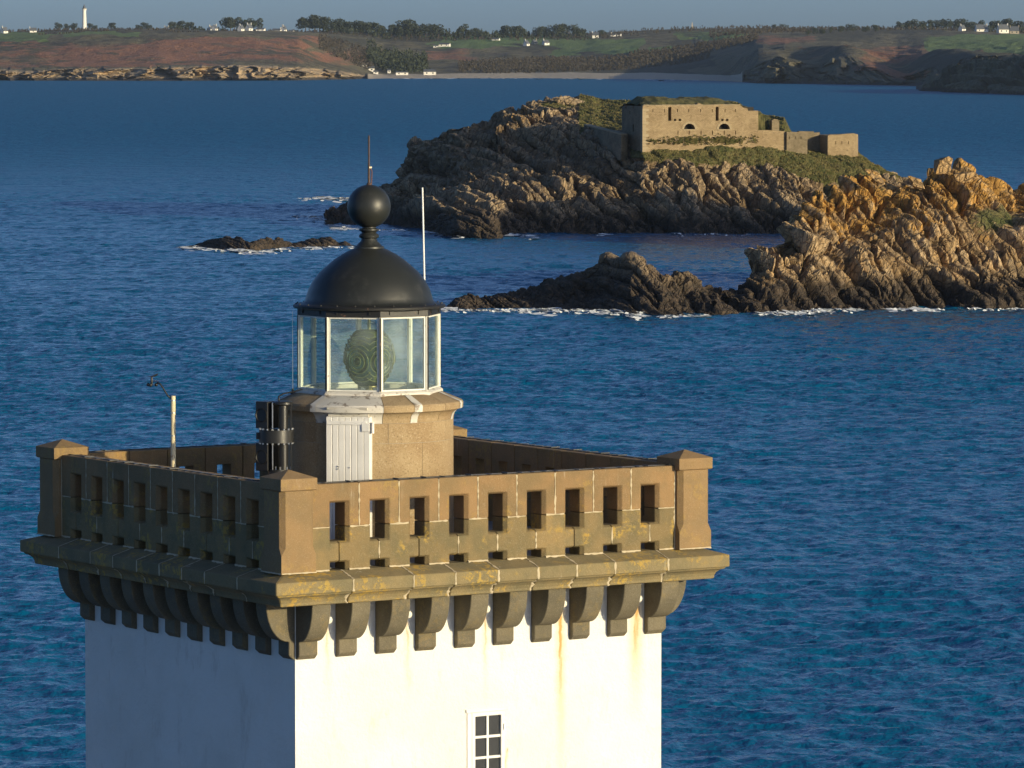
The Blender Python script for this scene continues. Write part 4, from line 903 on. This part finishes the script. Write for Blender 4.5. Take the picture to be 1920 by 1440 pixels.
# ------------------------------------------------------------------ far coast
def land_mat():
    k = NT('far_coast_land'); p = k.pos(); x, y, z = k.xyz(p)
    n1 = k.noise(p, .012, 4, .6); n2 = k.noise(p, .06, 5, .65); n3 = k.noise(p, .25, 4, .7)
    fern, field, sand, cliff, dark = (k.attr(a) for a in ('fern', 'field', 'sand', 'cliff', 'scrub'))
    c = k.mix(k.ramp(n2, .38, .64), (.155, .135, .078), (.11, .105, .056))
    c = k.mix(k.math('MULTIPLY', k.ramp(n3, .5, .66), .5), c, (.14, .115, .08))
    ff = k.ramp(k.math('ADD', fern, k.math('MULTIPLY', k.math('SUBTRACT', n2, .5), .9)), .35, .65)
    c = k.mix(ff, c, k.mix(n3, (.30, .135, .075), (.225, .110, .066)))
    c = k.mix(k.ramp(k.math('ADD', n1, k.math('MULTIPLY', n2, .6)), .82, .92), c, (.070, .068, .040)); c = k.mix(k.math('MULTIPLY', k.ramp(k.noise(p, .03, 5, .7), .52, .60), .7), c, (.10, .082, .056))
    c = k.mix(k.ramp(field, .45, .55), c, k.mix(n1, (.105, .195, .055), (.15, .19, .065)))
    c = k.mix(k.ramp(k.math('ADD', dark, k.math('MULTIPLY', k.math('SUBTRACT', n2, .5), .8)), .45, .6), c, (.055, .054, .034))
    c = k.mix(k.ramp(k.math('ADD', cliff, k.math('MULTIPLY', k.math('SUBTRACT', n3, .5), .8)), .45, .55), c, k.mix(k.ramp(n2, .4, .6), (.43, .31, .18), (.30, .235, .155)))
    c = k.mix(k.ramp(sand, .45, .55), c, (.50, .43, .33))
    c = k.mix(k.math('MULTIPLY', k.ramp(k.math('ADD', z, k.math('MULTIPLY', n3, -2.0)), 1.6, .2), k.ramp(sand, .5, .3)), c, (.05, .042, .035))
    return k.done(c, .95, k.bump(k.math('ADD', n3, n2), 1.0, 2.5))
M['land'] = land_mat()
lw_ = curve([(-300,152),(0,151),(300,151.5),(560,150.5),(690,148),(720,147),(1000,146.5),(1250,149),(1370,152.5),(1420,156),(1560,158),(1700,161),(1920,166),(2300,171)])
lc_ = curve([(-300,129),(0,130),(120,132),(300,128),(440,126),(560,128),(640,131),(680,138),(700,142),(760,140.5),(1000,138.5),(1200,139),(1330,143),(1380,144),(1400,140),(1420,128),(1460,108),(1560,112),(1640,130),(1700,136),(1735,130),(1770,124),(1810,118),(1860,112),(1920,110),(2300,104)])
lm_ = curve([(-300,78),(0,82),(80,73),(150,68),(300,66),(480,66),(560,72),(600,84),(660,100),(720,112),(800,118),(1000,112),(1100,112),(1250,104),(1330,108),(1390,105),(1430,93),(1470,88),(1560,89),(1620,97),(1680,104),(1740,98),(1800,97),(1860,95),(1920,93),(2300,88)])
ls_ = curve([(-300,58),(0,60),(160,55.5),(400,57),(600,60),(800,62),(1000,65),(1100,62),(1200,57),(1290,53),(1400,52.5),(1500,55),(1600,54),(1720,53),(1820,56),(1920,62),(2300,64)])
NX, NV = 620, 170
X = np.linspace(-260, 2260, NX)
dw = np.array([sea_d(y) for y in lw_(X)])
dc = dw + np.interp(X, [0, 650, 700, 1370, 1400, 1500, 1900], [28, 30, 90, 90, 30, 70, 70])
dm_ = dw + np.interp(X, [0, 580, 720, 1300, 1420, 1500, 1900], [330, 330, 600, 520, 170, 190, 260])
ds = np.full(NX, 5250.0)
yz = lambda y, d: CAMZ - (y - YH) * d / FPX
D = np.array([dw - 40, dw, dc, dm_, ds, ds + 700, ds + 2600]); Z = np.array([np.full(NX, -4.), np.full(NX, 0.), yz(lc_(X), dc), yz(lm_(X), dm_), yz(ls_(X), ds), yz(ls_(X), ds) - 2, np.full(NX, 41.)])
T = np.linspace(0, 1, NV); tt = np.array([0, .03, .26, .58, .88, .94, 1.0])
DD = np.array([np.interp(T, tt, D[:, i]) for i in range(NX)]); ZZ = np.array([np.interp(T, tt, Z[:, i]) for i in range(NX)])
PX = np.repeat(X[:, None], NV, 1); PY = YH - (ZZ - CAMZ) * FPX / DD; TV = np.repeat(T[None], NX, 0)
XX = (PX - 960) * DD / FPX
cl = np.clip(np.minimum((TV - .03) / .05, (.30 - TV) / .06), 0, 1) * np.where((PX < 685) | (PX > 1395), 1, 0)
cw = fbm(XX * .05, TV * 20, 2, 33) * 5
val, ed = plates(XX + cw, TV * 35, 13, 5, 1.6); v2, _ = plates(XX + cw, TV * 50, 5, 6, 1.6); v3, _ = plates(XX, TV * 40, 45, 8, 1.0)
DD = DD + cl * (val * 30 + v2 * 13 + v3 * np.where(PX > 1395, 60, 25)) * np.where(PX > 1395, 1.0, 1)
ZZ = ZZ + cl * np.where(PX < 690, 1, 0) * fbm(XX * .03, TV * 3, 3, 91) * 3.0
slope = np.clip((TV - .26) / .1, 0, 1) * np.clip((.9 - TV) / .1, 0, 1)
ZZ = ZZ + slope * (fbm(XX * .012, DD * .006, 4, 12) * 1.8 + fbm(XX * .06, DD * .05, 3, 15) * .8)
# spurs and gullies on the right-hand slopes
ZZ = ZZ + np.where(PX > 1390, 1, 0) * np.clip((TV - .03) / .2, 0, 1) * np.clip((.6 - TV) / .1, 0, 1) * 4 * np.sin(XX * .09 + 1.5 * fbm(XX * .02, DD * .01, 2, 3))
XX = (PX - 960) * DD / FPX
land_z = lambda px, d: float(np.interp(d, DD[int(round((px + 260) / 2520 * (NX - 1)))], ZZ[int(round((px + 260) / 2520 * (NX - 1)))]))
nz = fbm(PX * .012, PY * .06, 3, 21)
WXp = PX + 26 * fbm(PX * .02, PY * .12, 3, 71); WYp = PY + 3.0 * fbm(PX * .03, PY * .1, 3, 72)
def box_(x0, x1, y0, y1, s=6): return np.clip(np.minimum(np.minimum(WXp - x0, x1 - WXp) / (s * 5), np.minimum(WYp - y0, y1 - WYp) / s) + .5, 0, 1)
fern = np.clip(box_(-300, 420, 80, 126) * .75 + box_(280, 600, 70, 114) + box_(520, 720, 88, 120) * .6 + box_(790, 900, 92, 112) * .6 + box_(1340, 1520, 66, 82) * .8 + box_(1600, 1730, 100, 140) * .7 + box_(1500, 1920, 88, 104) * .5 + nz * .25, 0, 1)
field = np.maximum.reduce([box_(-300, 100, 62, 78, 3), box_(90, 260, 60, 66, 2), box_(810, 1130, 66, 92, 3) * .9, box_(1040, 1190, 72, 104, 3), box_(1255, 1400, 58, 72, 3), box_(1735, 2300, 66, 94, 3), box_(1200, 1260, 86, 104, 2) * .8])
sand = np.where((PX > 690) & (PX < 1390) & (TV < .285) & (TV > .0), 1.0, 0.)
scrub = np.clip(box_(80, 400, 56, 62, 1.5) * .7 + box_(600, 820, 70, 96) * .6 + box_(900, 1060, 82, 112) * .5 + box_(1080, 1330, 98, 140) * .7 + box_(1250, 1420, 74, 86, 3) + box_(1395, 1720, 90, 160) * .38 + box_(1730, 2300, 100, 180) * .8 + box_(1500, 1760, 56, 80) * .5 + np.where(TV > .8, .35, 0) + nz * .2, 0, 1)
cliffm = cl * np.where(PX < 690, 1.0, .35)
cp_w = curve([(1715,170.5),(1725,171.5),(1800,174),(1920,178),(2300,184)])
cp_t = curve([(1715,170.6),(1728,169),(1745,160),(1770,141),(1800,125),(1830,113),(1870,108),(1920,105),(2300,97)])
crag('near_cape', M['land'], 1716, 2290, [cp_w], dict(front=[(lambda x: .5 * (cp_w(x) + cp_t(x)), curve([(1700,20),(2300,40)])), (cp_t, curve([(1700,60),(2300,140)]))], back=(60, 160)), 200, 70, 1.0, R(-50), 1.5, 61, foot=-4.0, sizes=((40, 5), (16, 3), (7, 1.2), (3, .5)))
tag(link('far_coast', grid_mesh('far_coast', np.stack([XX, DD, ZZ], -1), M['land'], dict(fern=fern, field=field, sand=sand, cliff=cliffm, scrub=scrub), smooth=False)), kind='structure')

def leafm(name, a, b_):
    k = NT(name); n = k.noise(k.pos(), .3, 3); g = k.n('ShaderNodeNewGeometry').outputs['Random Per Island']
    return k.done(k.mix(g, a, b_), .85)
M['pine'] = leafm('pine_foliage', (.020, .030, .016), (.050, .062, .030)); M['scrubleaf'] = leafm('scrub_foliage', (.050, .043, .030), (.085, .070, .050)); M['bark'] = plain('bark', (.085, .06, .042), .9)
M['hwall'] = plain('cottage_render', (.80, .77, .70), .8); M['slate'] = plain('slate_roof', (.10, .11, .125), .6); M['hstone'] = plain('cottage_stone', (.42, .36, .27), .9); M['hglass'] = plain('house_window', (.05, .06, .07), .2)
def crown(lumps, n, seed, sz):
    r = np.random.default_rng(seed); L = np.array(lumps); w_ = L[:, 3] * L[:, 4]; i = r.choice(len(L), n, p=w_ / w_.sum())
    v = r.normal(size=(n, 3)); v /= np.linalg.norm(v, axis=1)[:, None]; v *= (.72 + .38 * r.random(n))[:, None] ** .6
    P = L[i, :3] + v * np.stack([L[i, 3], L[i, 3], L[i, 4]], 1)
    a = r.normal(size=(n, 3)); a /= np.linalg.norm(a, axis=1)[:, None]; b_ = np.cross(a, r.normal(size=(n, 3))); b_ /= np.linalg.norm(b_, axis=1)[:, None]
    s_ = (sz * (.5 + r.random(n)))[:, None]; return np.stack([P - a * s_, P - b_ * s_ * .6, P + a * s_, P + b_ * s_ * .7], 1)
variants = []; TREES = []
for sd, kind in enumerate(['umbrella', 'umbrella', 'round', 'round', 'wide', 'conifer']):
    r = random.Random(sd + 40); lumps = []                    # unit tree: about 1 high
    if kind == 'umbrella':
        for _ in range(9): lumps.append((r.uniform(-.3, .3), r.uniform(-.28, .28), r.uniform(.36, .82), r.uniform(.16, .26), r.uniform(.12, .20)))
        tr = [(0, 0, -.15), (.03, 0, .3), (.0, .02, .75)]; ex = [[(.02, 0, .4), (.2, .05, .68)], [(.02, 0, .45), (-.22, -.05, .7)]]
    elif kind == 'round':
        for _ in range(8): lumps.append((r.uniform(-.26, .26), r.uniform(-.26, .26), r.uniform(.28, .8), r.uniform(.17, .27), r.uniform(.15, .22)))
        tr = [(0, 0, -.15), (.01, 0, .5)]; ex = [[(0, 0, .3), (.15, .1, .55)]]
    elif kind == 'wide':
        for _ in range(12): lumps.append((r.uniform(-.7, .7), r.uniform(-.4, .4), r.uniform(.35, .74), r.uniform(.2, .3), r.uniform(.16, .24)))
        tr = [(0, 0, -.15), (.01, 0, .5)]; ex = [[(0, 0, .2), (.4, .1, .5)], [(0, 0, .2), (-.45, .1, .5)]]
    else:
        for j in range(7): lumps.append((r.uniform(-.05, .05), r.uniform(-.05, .05), .15 + .12 * j, .26 - .032 * j, .12))
        tr = [(0, 0, -.15), (0, 0, .9)]; ex = []
    cmesh = quads_mesh('crown', crown(lumps, 900, sd, .042), M['pine'])
    t_ = MB(); t_.tube(tr, .028, 6, .014)
    for e in ex: t_.tube(e, .014, 5, .007)
    variants.append((cmesh, t_.mesh('trunk', M['bark'])))
def tree(px, d, hpx, var, label, group, zoff=0.0):
    h = hpx * d / FPX; p = Vector(((px - 960) * d / FPX, d, land_z(px, d) + zoff)); o = empty('pine_tree' if var in (0, 1, 5) else 'broadleaf_tree', p, rnd.uniform(0, 6.28))
    s_ = h * rnd.uniform(.92, 1.08); wd = s_ * rnd.uniform(.9, 1.25); o.scale = (wd, wd, s_)
    TREES.append(o); link('trunk', variants[var][1], o); link('crown', variants[var][0], o); tag(o, label, 'tree', group)
ORD = ['leftmost', 'second', 'third', 'fourth', 'fifth', 'sixth', 'seventh', 'eighth', 'ninth', 'tenth', 'eleventh']
def clump(items, label, group):
    for i, (px, h, v, *d) in enumerate(items):
        tree(px, d[0] if d else 5180, h, v, label, group)
        o = TREES[-1]; o['label'] = (ORD[i] + ' ' if i == 0 else ORD[i] + '-from-left ' if i < len(items) - 1 else 'rightmost ') + label
clump([(112, 16, 0), (130, 14, 0), (142, 15, 1)], 'dark pine in the row just left of the distant white lighthouse', 'pines left of the far lighthouse')
clump([(170, 14, 3), (180, 13, 2)], 'dark tree just right of the distant white lighthouse', 'trees right of the far lighthouse')
clump([(211, 15, 3), (217, 11, 2)], 'dark tree in the small pair on the far skyline right of the distant lighthouse', 'tree pair on the left skyline')
clump([(262, 13, 2), (272, 16, 3), (281, 13, 2)], 'dark tree in the low thicket of three on the left far skyline', 'low thicket on the skyline')
clump([(328, 20, 2), (340, 21, 3), (352, 20, 2), (362, 19, 3)], 'dark dense tree in the block of trees left of the white skyline cottages', 'tree block left of the cottages')
clump([(424, 26, 0), (434, 30, 1), (441, 27, 0)], 'pine in the clump behind the left white cottages', 'pines behind the left cottages')
clump([(460, 26, 1), (470, 25, 0), (483, 27, 0)], 'pine in the clump above the middle white cottages', 'pines above the middle cottages')
clump([(573, 33, 1), (581, 35, 0), (590, 36, 1), (599, 36, 0), (606, 34, 1)], 'tall pine in the open clump highest on the left skyline', 'tall pine clump')
clump([(622, 26, 2), (634, 30, 3), (645, 28, 2), (658, 26, 3)], 'dark tree in the mixed row right of the tall pine clump', 'mixed row of trees')
clump([(676, 28, 3), (686, 30, 2), (698, 28, 3), (711, 26, 0), (720, 25, 1)], 'dark tree in the group above the far conifer wood', 'trees above the conifer wood')
clump([(734, 26, 3), (746, 27, 2), (762, 33, 3), (772, 30, 2), (786, 28, 0), (798, 28, 1), (812, 27, 0), (822, 26, 1)], 'dark tree in the long dense row near the middle of the skyline', 'long dense row of trees')
clump([(838, 17, 5), (868, 27, 0), (880, 19, 2), (892, 20, 3), (902, 18, 2)], 'dark tree in the loose row right of the long dense row', 'loose row of trees')
clump([(945, 26, 3), (957, 27, 2), (970, 25, 3), (982, 20, 2)], 'dark tree in the round clump behind the white gabled cottage', 'round clump behind the gable')
clump([(1008, 22, 4), (1022, 25, 2), (1038, 27, 4), (1052, 26, 3), (1068, 26, 4), (1084, 22, 2), (1092, 16, 3)], 'dark tree in the broad domed clump right of centre on the skyline', 'broad domed clump')
clump([(1128, 12, 3), (1134, 10, 2)], 'small dark tree beside the lone white roofs right of centre', 'trees beside the lone roofs')
clump([(1450, 10, 2), (1468, 11, 4)], 'small dark tree alone on the bare right skyline', 'lone trees on the right skyline')
clump([(1688, 17, 0), (1702, 19, 1), (1714, 22, 0), (1728, 21, 2), (1742, 20, 3), (1758, 22, 0), (1772, 25, 1), (1786, 24, 0), (1800, 23, 1), (1815, 20, 2), (1832, 21, 0)], 'dark pine in the long wood at the right end of the skyline', 'right skyline wood')
clump([(1858, 24, 3), (1872, 28, 2), (1884, 30, 3), (1896, 28, 2), (1912, 26, 3), (1928, 26, 2)], 'dark round tree behind the white houses at the far right', 'trees behind the right houses')
clump([(1514, 12, 2, 4700), (1526, 14, 3, 4700), (1540, 15, 2, 4700), (1556, 14, 3, 4750), (1575, 16, 2, 4800), (1598, 17, 4, 4850), (1622, 16, 2, 4900), (1640, 15, 3, 4900)], 'dark scrubby tree in the hedge above the right-hand cliffs', 'hedge above the right cliffs')
# conifer wood and winter scrub read as one mass
r2 = np.random.default_rng(9)
def mass(name, boxes, n, size, mat, label, seed):
    r = np.random.default_rng(seed); Q = []
    tot = sum((b[1] - b[0]) * (b[3] - b[2]) for b in boxes)
    for x0, x1, d0, d1, h in boxes:
        m = int(n * (x1 - x0) * (d1 - d0) / tot)
        for _ in range(m):
            px = r.uniform(x0, x1); d = r.uniform(d0, d1); z0 = land_z(px, d); hh = h * (.6 + .6 * r.random()); base = np.array([(px - 960) * d / FPX, d, z0])
            k = 26; t = r.random(k) ** .8; rad = hh * (.42 if mat != M['pine'] else .32) * (1 - t * .75) * np.sqrt(r.random(k)); a = r.random(k) * 6.283
            P = base + np.stack([rad * np.cos(a), rad * np.sin(a), t * hh], 1)
            u = r.normal(size=(k, 3)); u /= np.linalg.norm(u, axis=1)[:, None]; v = np.cross(u, r.normal(size=(k, 3))); v /= np.linalg.norm(v, axis=1)[:, None]; s_ = size * (.5 + r.random((k, 1)))
            Q.append(np.stack([P - u * s_, P - v * s_ * .6, P + u * s_, P + v * s_ * .7], 1))
    tag(link(name, quads_mesh(name, np.concatenate(Q), mat)), label, 'wood', kind='stuff')
mass('conifer_wood', [(690, 800, 4380, 4700, 12), (730, 795, 4300, 4400, 10)], 420, .9, M['pine'], 'dark conifer wood on the slope above the white beach houses', 3)
mass('winter_scrub', [(600, 700, 4250, 4700, 5), (860, 1060, 4290, 4650, 5), (1050, 1330, 4290, 4560, 4.5), (1180, 1420, 4400, 4700, 3.5), (900, 1200, 4262, 4320, 2.2), (1330, 1520, 4900, 5100, 3)], 2600, .55, M['scrubleaf'], 'brown leafless scrub and hedges in the far valley', 4)
mass('skyline_thicket', [(600, 1100, 5130, 5230, 6), (1680, 1930, 5130, 5230, 6), (320, 420, 5130, 5200, 4)], 420, .8, M['pine'], 'dark thickets between the trees along the far skyline', 8)
mass('skyline_scrub', [(-20, 620, 5100, 5240, 2.2), (620, 1200, 5100, 5240, 3), (1200, 1500, 5150, 5250, 3), (1500, 1930, 5050, 5240, 3), (60, 420, 4700, 4760, 2)], 1500, .5, M['scrubleaf'], 'low dark hedges along the far skyline', 6)

# cottages
def house(px, d, wpx, hpx, rpx, turn, label, stone_=False, chim=(1, 1), group=None, name='cottage'):
    s_ = d / FPX; L, h, rf = wpx * s_, hpx * s_, rpx * s_; W = max(L * .62, 4.5); p = Vector(((px - 960) * s_, d, land_z(px, d)))
    o = empty(name, p, turn); m = M['hstone'] if stone_ else M['hwall']
    tag(o, label, 'house', group)
    q = MB(); pr = [(-W/2, -3), (W/2, -3), (W/2, h), (0, h + rf), (-W/2, h)]; q.sections([[(-L/2, y, z) for y, z in pr], [(L/2, y, z) for y, z in pr]]); q.build('wall', m, o)
    q = MB()
    for sg in (-1, 1): q.sections([[(-L/2 - .1, sg * (W/2 + .3), h - .2), (-L/2 - .1, 0, h + rf + .06), (-L/2 - .1, 0, h + rf + .3), (-L/2 - .1, sg * (W/2 + .3), h + .05)], [(L/2 + .1, sg * (W/2 + .3), h - .2), (L/2 + .1, 0, h + rf + .06), (L/2 + .1, 0, h + rf + .3), (L/2 + .1, sg * (W/2 + .3), h + .05)]])
    rfo = q.build('roof', M['slate'], o)
    for sg, c in zip((-1, 1), chim):
        if c: MB().box(sg * L/2 - .5 * (sg > 0) - .0, sg * L/2 + .5 * (sg < 0), -.7, .7, h + rf * .6, h + rf + 1.3).build('chimney', m, rfo)
    n = max(1, int(L / 4))
    for i in range(n):
        x = -L/2 + L * (i + .5) / n; MB().box(x - .5, x + .5, -W/2 - .06, -W/2 + .1, h * .35, h * .8).build('window', M['hglass'], o)
hl = [(10, 5100, 12, 4, 7, 1.2, 'white gabled cottage at the extreme left of the far skyline', (1, 0)),
    (64, 5100, 13, 3, 5, .5, 'small white cottage between the left edge and the distant lighthouse', (1, 0)),
    (314, 5120, 8, 3, 4, .4, 'small dull cottage left of the dense dark block of trees', (1, 1)),
    (398, 5120, 10, 4, 6, .9, 'small cottage right of the dense dark block of trees', (1, 1)),
    (404, 5080, 8, 5, 6, 1.3, 'narrow white gable left of the umbrella pines', (0, 1)),
    (453, 5040, 10, 5, 7, 1.3, 'leftmost white gable of the pair under the umbrella pines', (1, 0)),
    (468, 5050, 12, 6, 8, 1.25, 'taller right-hand white gable of the pair under the umbrella pines', (1, 1)),
    (490, 5000, 16, 4, 2, .1, 'low white flat-looking house in front of the paired gables', (0, 0)),
    (520, 5050, 16, 3, 3, .1, 'long low white house right of the paired gables', (0, 1)),
    (533, 5060, 8, 5, 7, 1.3, 'white gable at the right end of the left village', (1, 0)),
    (548, 5070, 8, 2, 2, .2, 'tiny white outbuilding at the end of the left village', (0, 0)),
    (818, 5000, 9, 3, 1, .1, 'small white building at the left of the low white farm', (0, 0)),
    (834, 5000, 20, 4, 2, .1, 'low wide white farm below the loose row of trees', (0, 0)),
    (930, 5100, 14, 2, 2, .0, 'thin white roofline left of the round clump of trees', (0, 0)),
    (987, 5000, 9, 4, 6, 1.2, 'white gabled cottage before the broad domed clump of trees', (1, 0)),
    (1002, 5020, 8, 3, 5, 1.0, 'dull stone cottage right of the white gabled cottage at mid skyline', (0, 1)),
    (1023, 5010, 11, 4, 5, .9, 'pair-roofed white cottage before the right part of the domed clump', (1, 0)),
    (1116, 5150, 12, 5, 5, .3, 'pale house with a big roof on the bare skyline right of the domed clump', (1, 0)),
    (1150, 5150, 9, 3, 2, .1, 'small white house right of the pale big-roofed house', (1, 0)),
    (1161, 5150, 6, 3, 2, .1, 'tiny white house at the right end of the lone roofs', (0, 0)),
    (1802, 4950, 12, 5, 7, 1.15, 'leftmost white gabled house of the right-hand village', (1, 0)),
    (1838, 4960, 22, 5, 8, .5, 'white house with long dark roof in the right-hand village', (0, 1)),
    (1878, 4950, 20, 7, 9, .6, 'tallest white house of the right-hand village with two chimneys', (1, 1)),
    (1900, 4930, 17, 6, 8, .2, 'pinkish stone house at the right end of the right-hand village', (1, 1))]
for px, d, wd, h, rf, tn, lb, ch in hl: house(px, d, wd, h, rf, tn - .3, lb, 'stone' in lb or 'dull' in lb, ch)
for px, d, wd, h, rf, lb in [(684, 4330, 10, 4, 2, 'small white house highest on the slope left of the beach'), (697, 4280, 11, 6, 3, 'white two-storey house by the trees left of the beach'), (705, 4230, 9, 4, 2, 'white house lowest in the group left of the beach'),
    (730, 4290, 6, 5, 2, 'small white cabin in front of the conifer wood'), (754, 4225, 23, 5, 1, 'long white flat-roofed building above the left end of the beach'), (806, 4225, 23, 6, 4, 'white beach house with a grey roof above the sand')]:
    house(px, d, wd, h, rf, 0.05, lb, chim=(0, 0), name='beach_house')
# far lighthouse
fdist = 6830; fb = Vector(((160 - 960) * fdist / FPX, fdist, 43)); tl = empty('far_lighthouse', fb, 0); tag(tl, 'slender white lighthouse tower on the far skyline at the upper left', 'lighthouse')
MB().lathe([(3.3, -2), (3.1, 4), (2.3, 27), (2.35, 28.5), (3.2, 29), (3.2, 29.8), (2.4, 29.9)], 24).build('tower', M['hwall'], tl, smooth=40)
MB().lathe([(3.1, 29.9), (3.1, 31.0), (3.0, 31.0), (3.0, 29.9)], 24, cap=False).build('gallery_rail', M['hstone'], tl)
MB().lathe([(1.6, 29.8), (1.6, 33)], 16).build('lantern', M['hglass'], tl, smooth=40); MB().lathe([(1.8, 33), (1.5, 34.2), (.5, 35), (.05, 37)], 16).build('roof', M['slate'], tl, smooth=40)
# church spire on the right skyline
cs = empty('church', ((1297 - 960) * 6200 / FPX, 6200, 40), 0); tag(cs, 'tiny pale church spire on the bare skyline right of centre', 'church')
cs.scale = (.55, .55, .75); MB().box(-2, 2, -2, 2, -2, 9).build('tower', M['hstone'], cs); MB().sections([[(-2.1, -2.1, 9), (2.1, -2.1, 9), (2.1, 2.1, 9), (-2.1, 2.1, 9)], [(-.05, -.05, 19), (.05, -.05, 19), (.05, .05, 19), (-.05, .05, 19)]]).build('spire', M['hstone'], cs)

# ------------------------------------------------------------------ surf round the rocks
M['foam'] = plain('sea_foam', (.75, .78, .80), .7)
fr_ = np.random.default_rng(12); fq = []
def foam(x0, y0, x1, y1, n, spread, size):
    for _ in range(int(n)):
        t = fr_.random(); px = x0 + (x1 - x0) * t + fr_.normal() * 2; py = y0 + (y1 - y0) * t + abs(fr_.normal()) ** 1.5 * spread * 1.5 - spread * .3
        d = sea_d(py); fx_ = (px - 960) * d / FPX; c = np.array([fx_, d, .04 + (float(sea_h(np.array(fx_), np.array(d))) if d < 850 else .1) + .14 * fr_.random() ** 2]); k = size * (.3 + fr_.random() ** 2 * 1.4); a = fr_.random() * 3.14
        u = np.array([np.cos(a) * k * 1.5, np.sin(a) * k, .1 * fr_.normal() * k]); v = np.array([-np.sin(a) * k * .8, np.cos(a) * k * .7, .12 * fr_.random()])
        fq.append([c - u, c - v, c + u * (.6 + .6 * fr_.random()), c + v])
for a in [tuple(v * 1.25 if i == 4 else v * 1.15 if i == 6 else v for i, v in enumerate(t)) for t in [(338, 466, 372, 467, 80, 1.0, .45), (372, 470, 440, 470, 40, 1.2, .4), (435, 470, 466, 474, 90, .9, .5), (466, 474, 545, 468, 90, 1.5, .4), (545, 466, 680, 464, 60, 1.2, .35),
          (598, 372, 656, 374, 120, 1.2, .6), (560, 374, 600, 373, 30, .8, .4), (622, 424, 652, 426, 140, 1.6, .6), (545, 408, 610, 408, 40, .8, .4), (590, 412, 640, 416, 40, 1.2, .4), (650, 430, 770, 434, 50, 1, .35), (800, 437, 870, 446, 60, 1.0, .35),
          (955, 441, 1008, 443, 130, 1.0, .45), (1120, 441, 1140, 441, 25, .5, .35), (1260, 441, 1420, 441, 25, .5, .3), (830, 579, 852, 580, 60, 1.4, .4), (850, 583, 1000, 584, 150, 1.0, .28), (990, 582, 1052, 582, 150, 1.8, .35), (1050, 585, 1140, 588, 90, 1.2, .28), (1130, 588, 1210, 590, 120, 1.6, .3), (1180, 594, 1206, 594, 60, 1.6, .35), (1200, 585, 1330, 578, 80, 2.2, .3), (1240, 596, 1330, 594, 70, 1.0, .28),
          (1420, 588, 1540, 586, 160, 1.4, .3), (1520, 585, 1610, 582, 110, 1.2, .3), (1670, 580, 1720, 580, 120, 1.6, .36), (1710, 582, 1770, 582, 60, 1.0, .3), (1800, 580, 1920, 579, 40, .8, .25), (740, 147.5, 1000, 147.5, 60, .15, 2.2), (1000, 147.5, 1340, 151, 40, .15, 2.0)]]: foam(*a)
tag(link('sea_foam', quads_mesh('sea_foam', np.array(fq), M['foam'])), 'white surf breaking along the rocks and beach', 'foam', kind='stuff')

# ------------------------------------------------------------------ sea haze: one closed box of thin air round camera and coast
k = NT('thin_haze'); vol = k.n('ShaderNodeVolumePrincipled'); vol.inputs['Color'].default_value = (.66, .82, 1.0, 1); vol.inputs['Density'].default_value = HAZE; vol.inputs['Anisotropy'].default_value = 0.2
k.t.links.new(vol.outputs[0], k.out.inputs['Volume'])
tag(MB().box(-13500, 13500, -3200, 9200, -6, 96).build('haze', k.m), 'thin blue sea haze between the camera and the far coast', 'haze', kind='stuff')
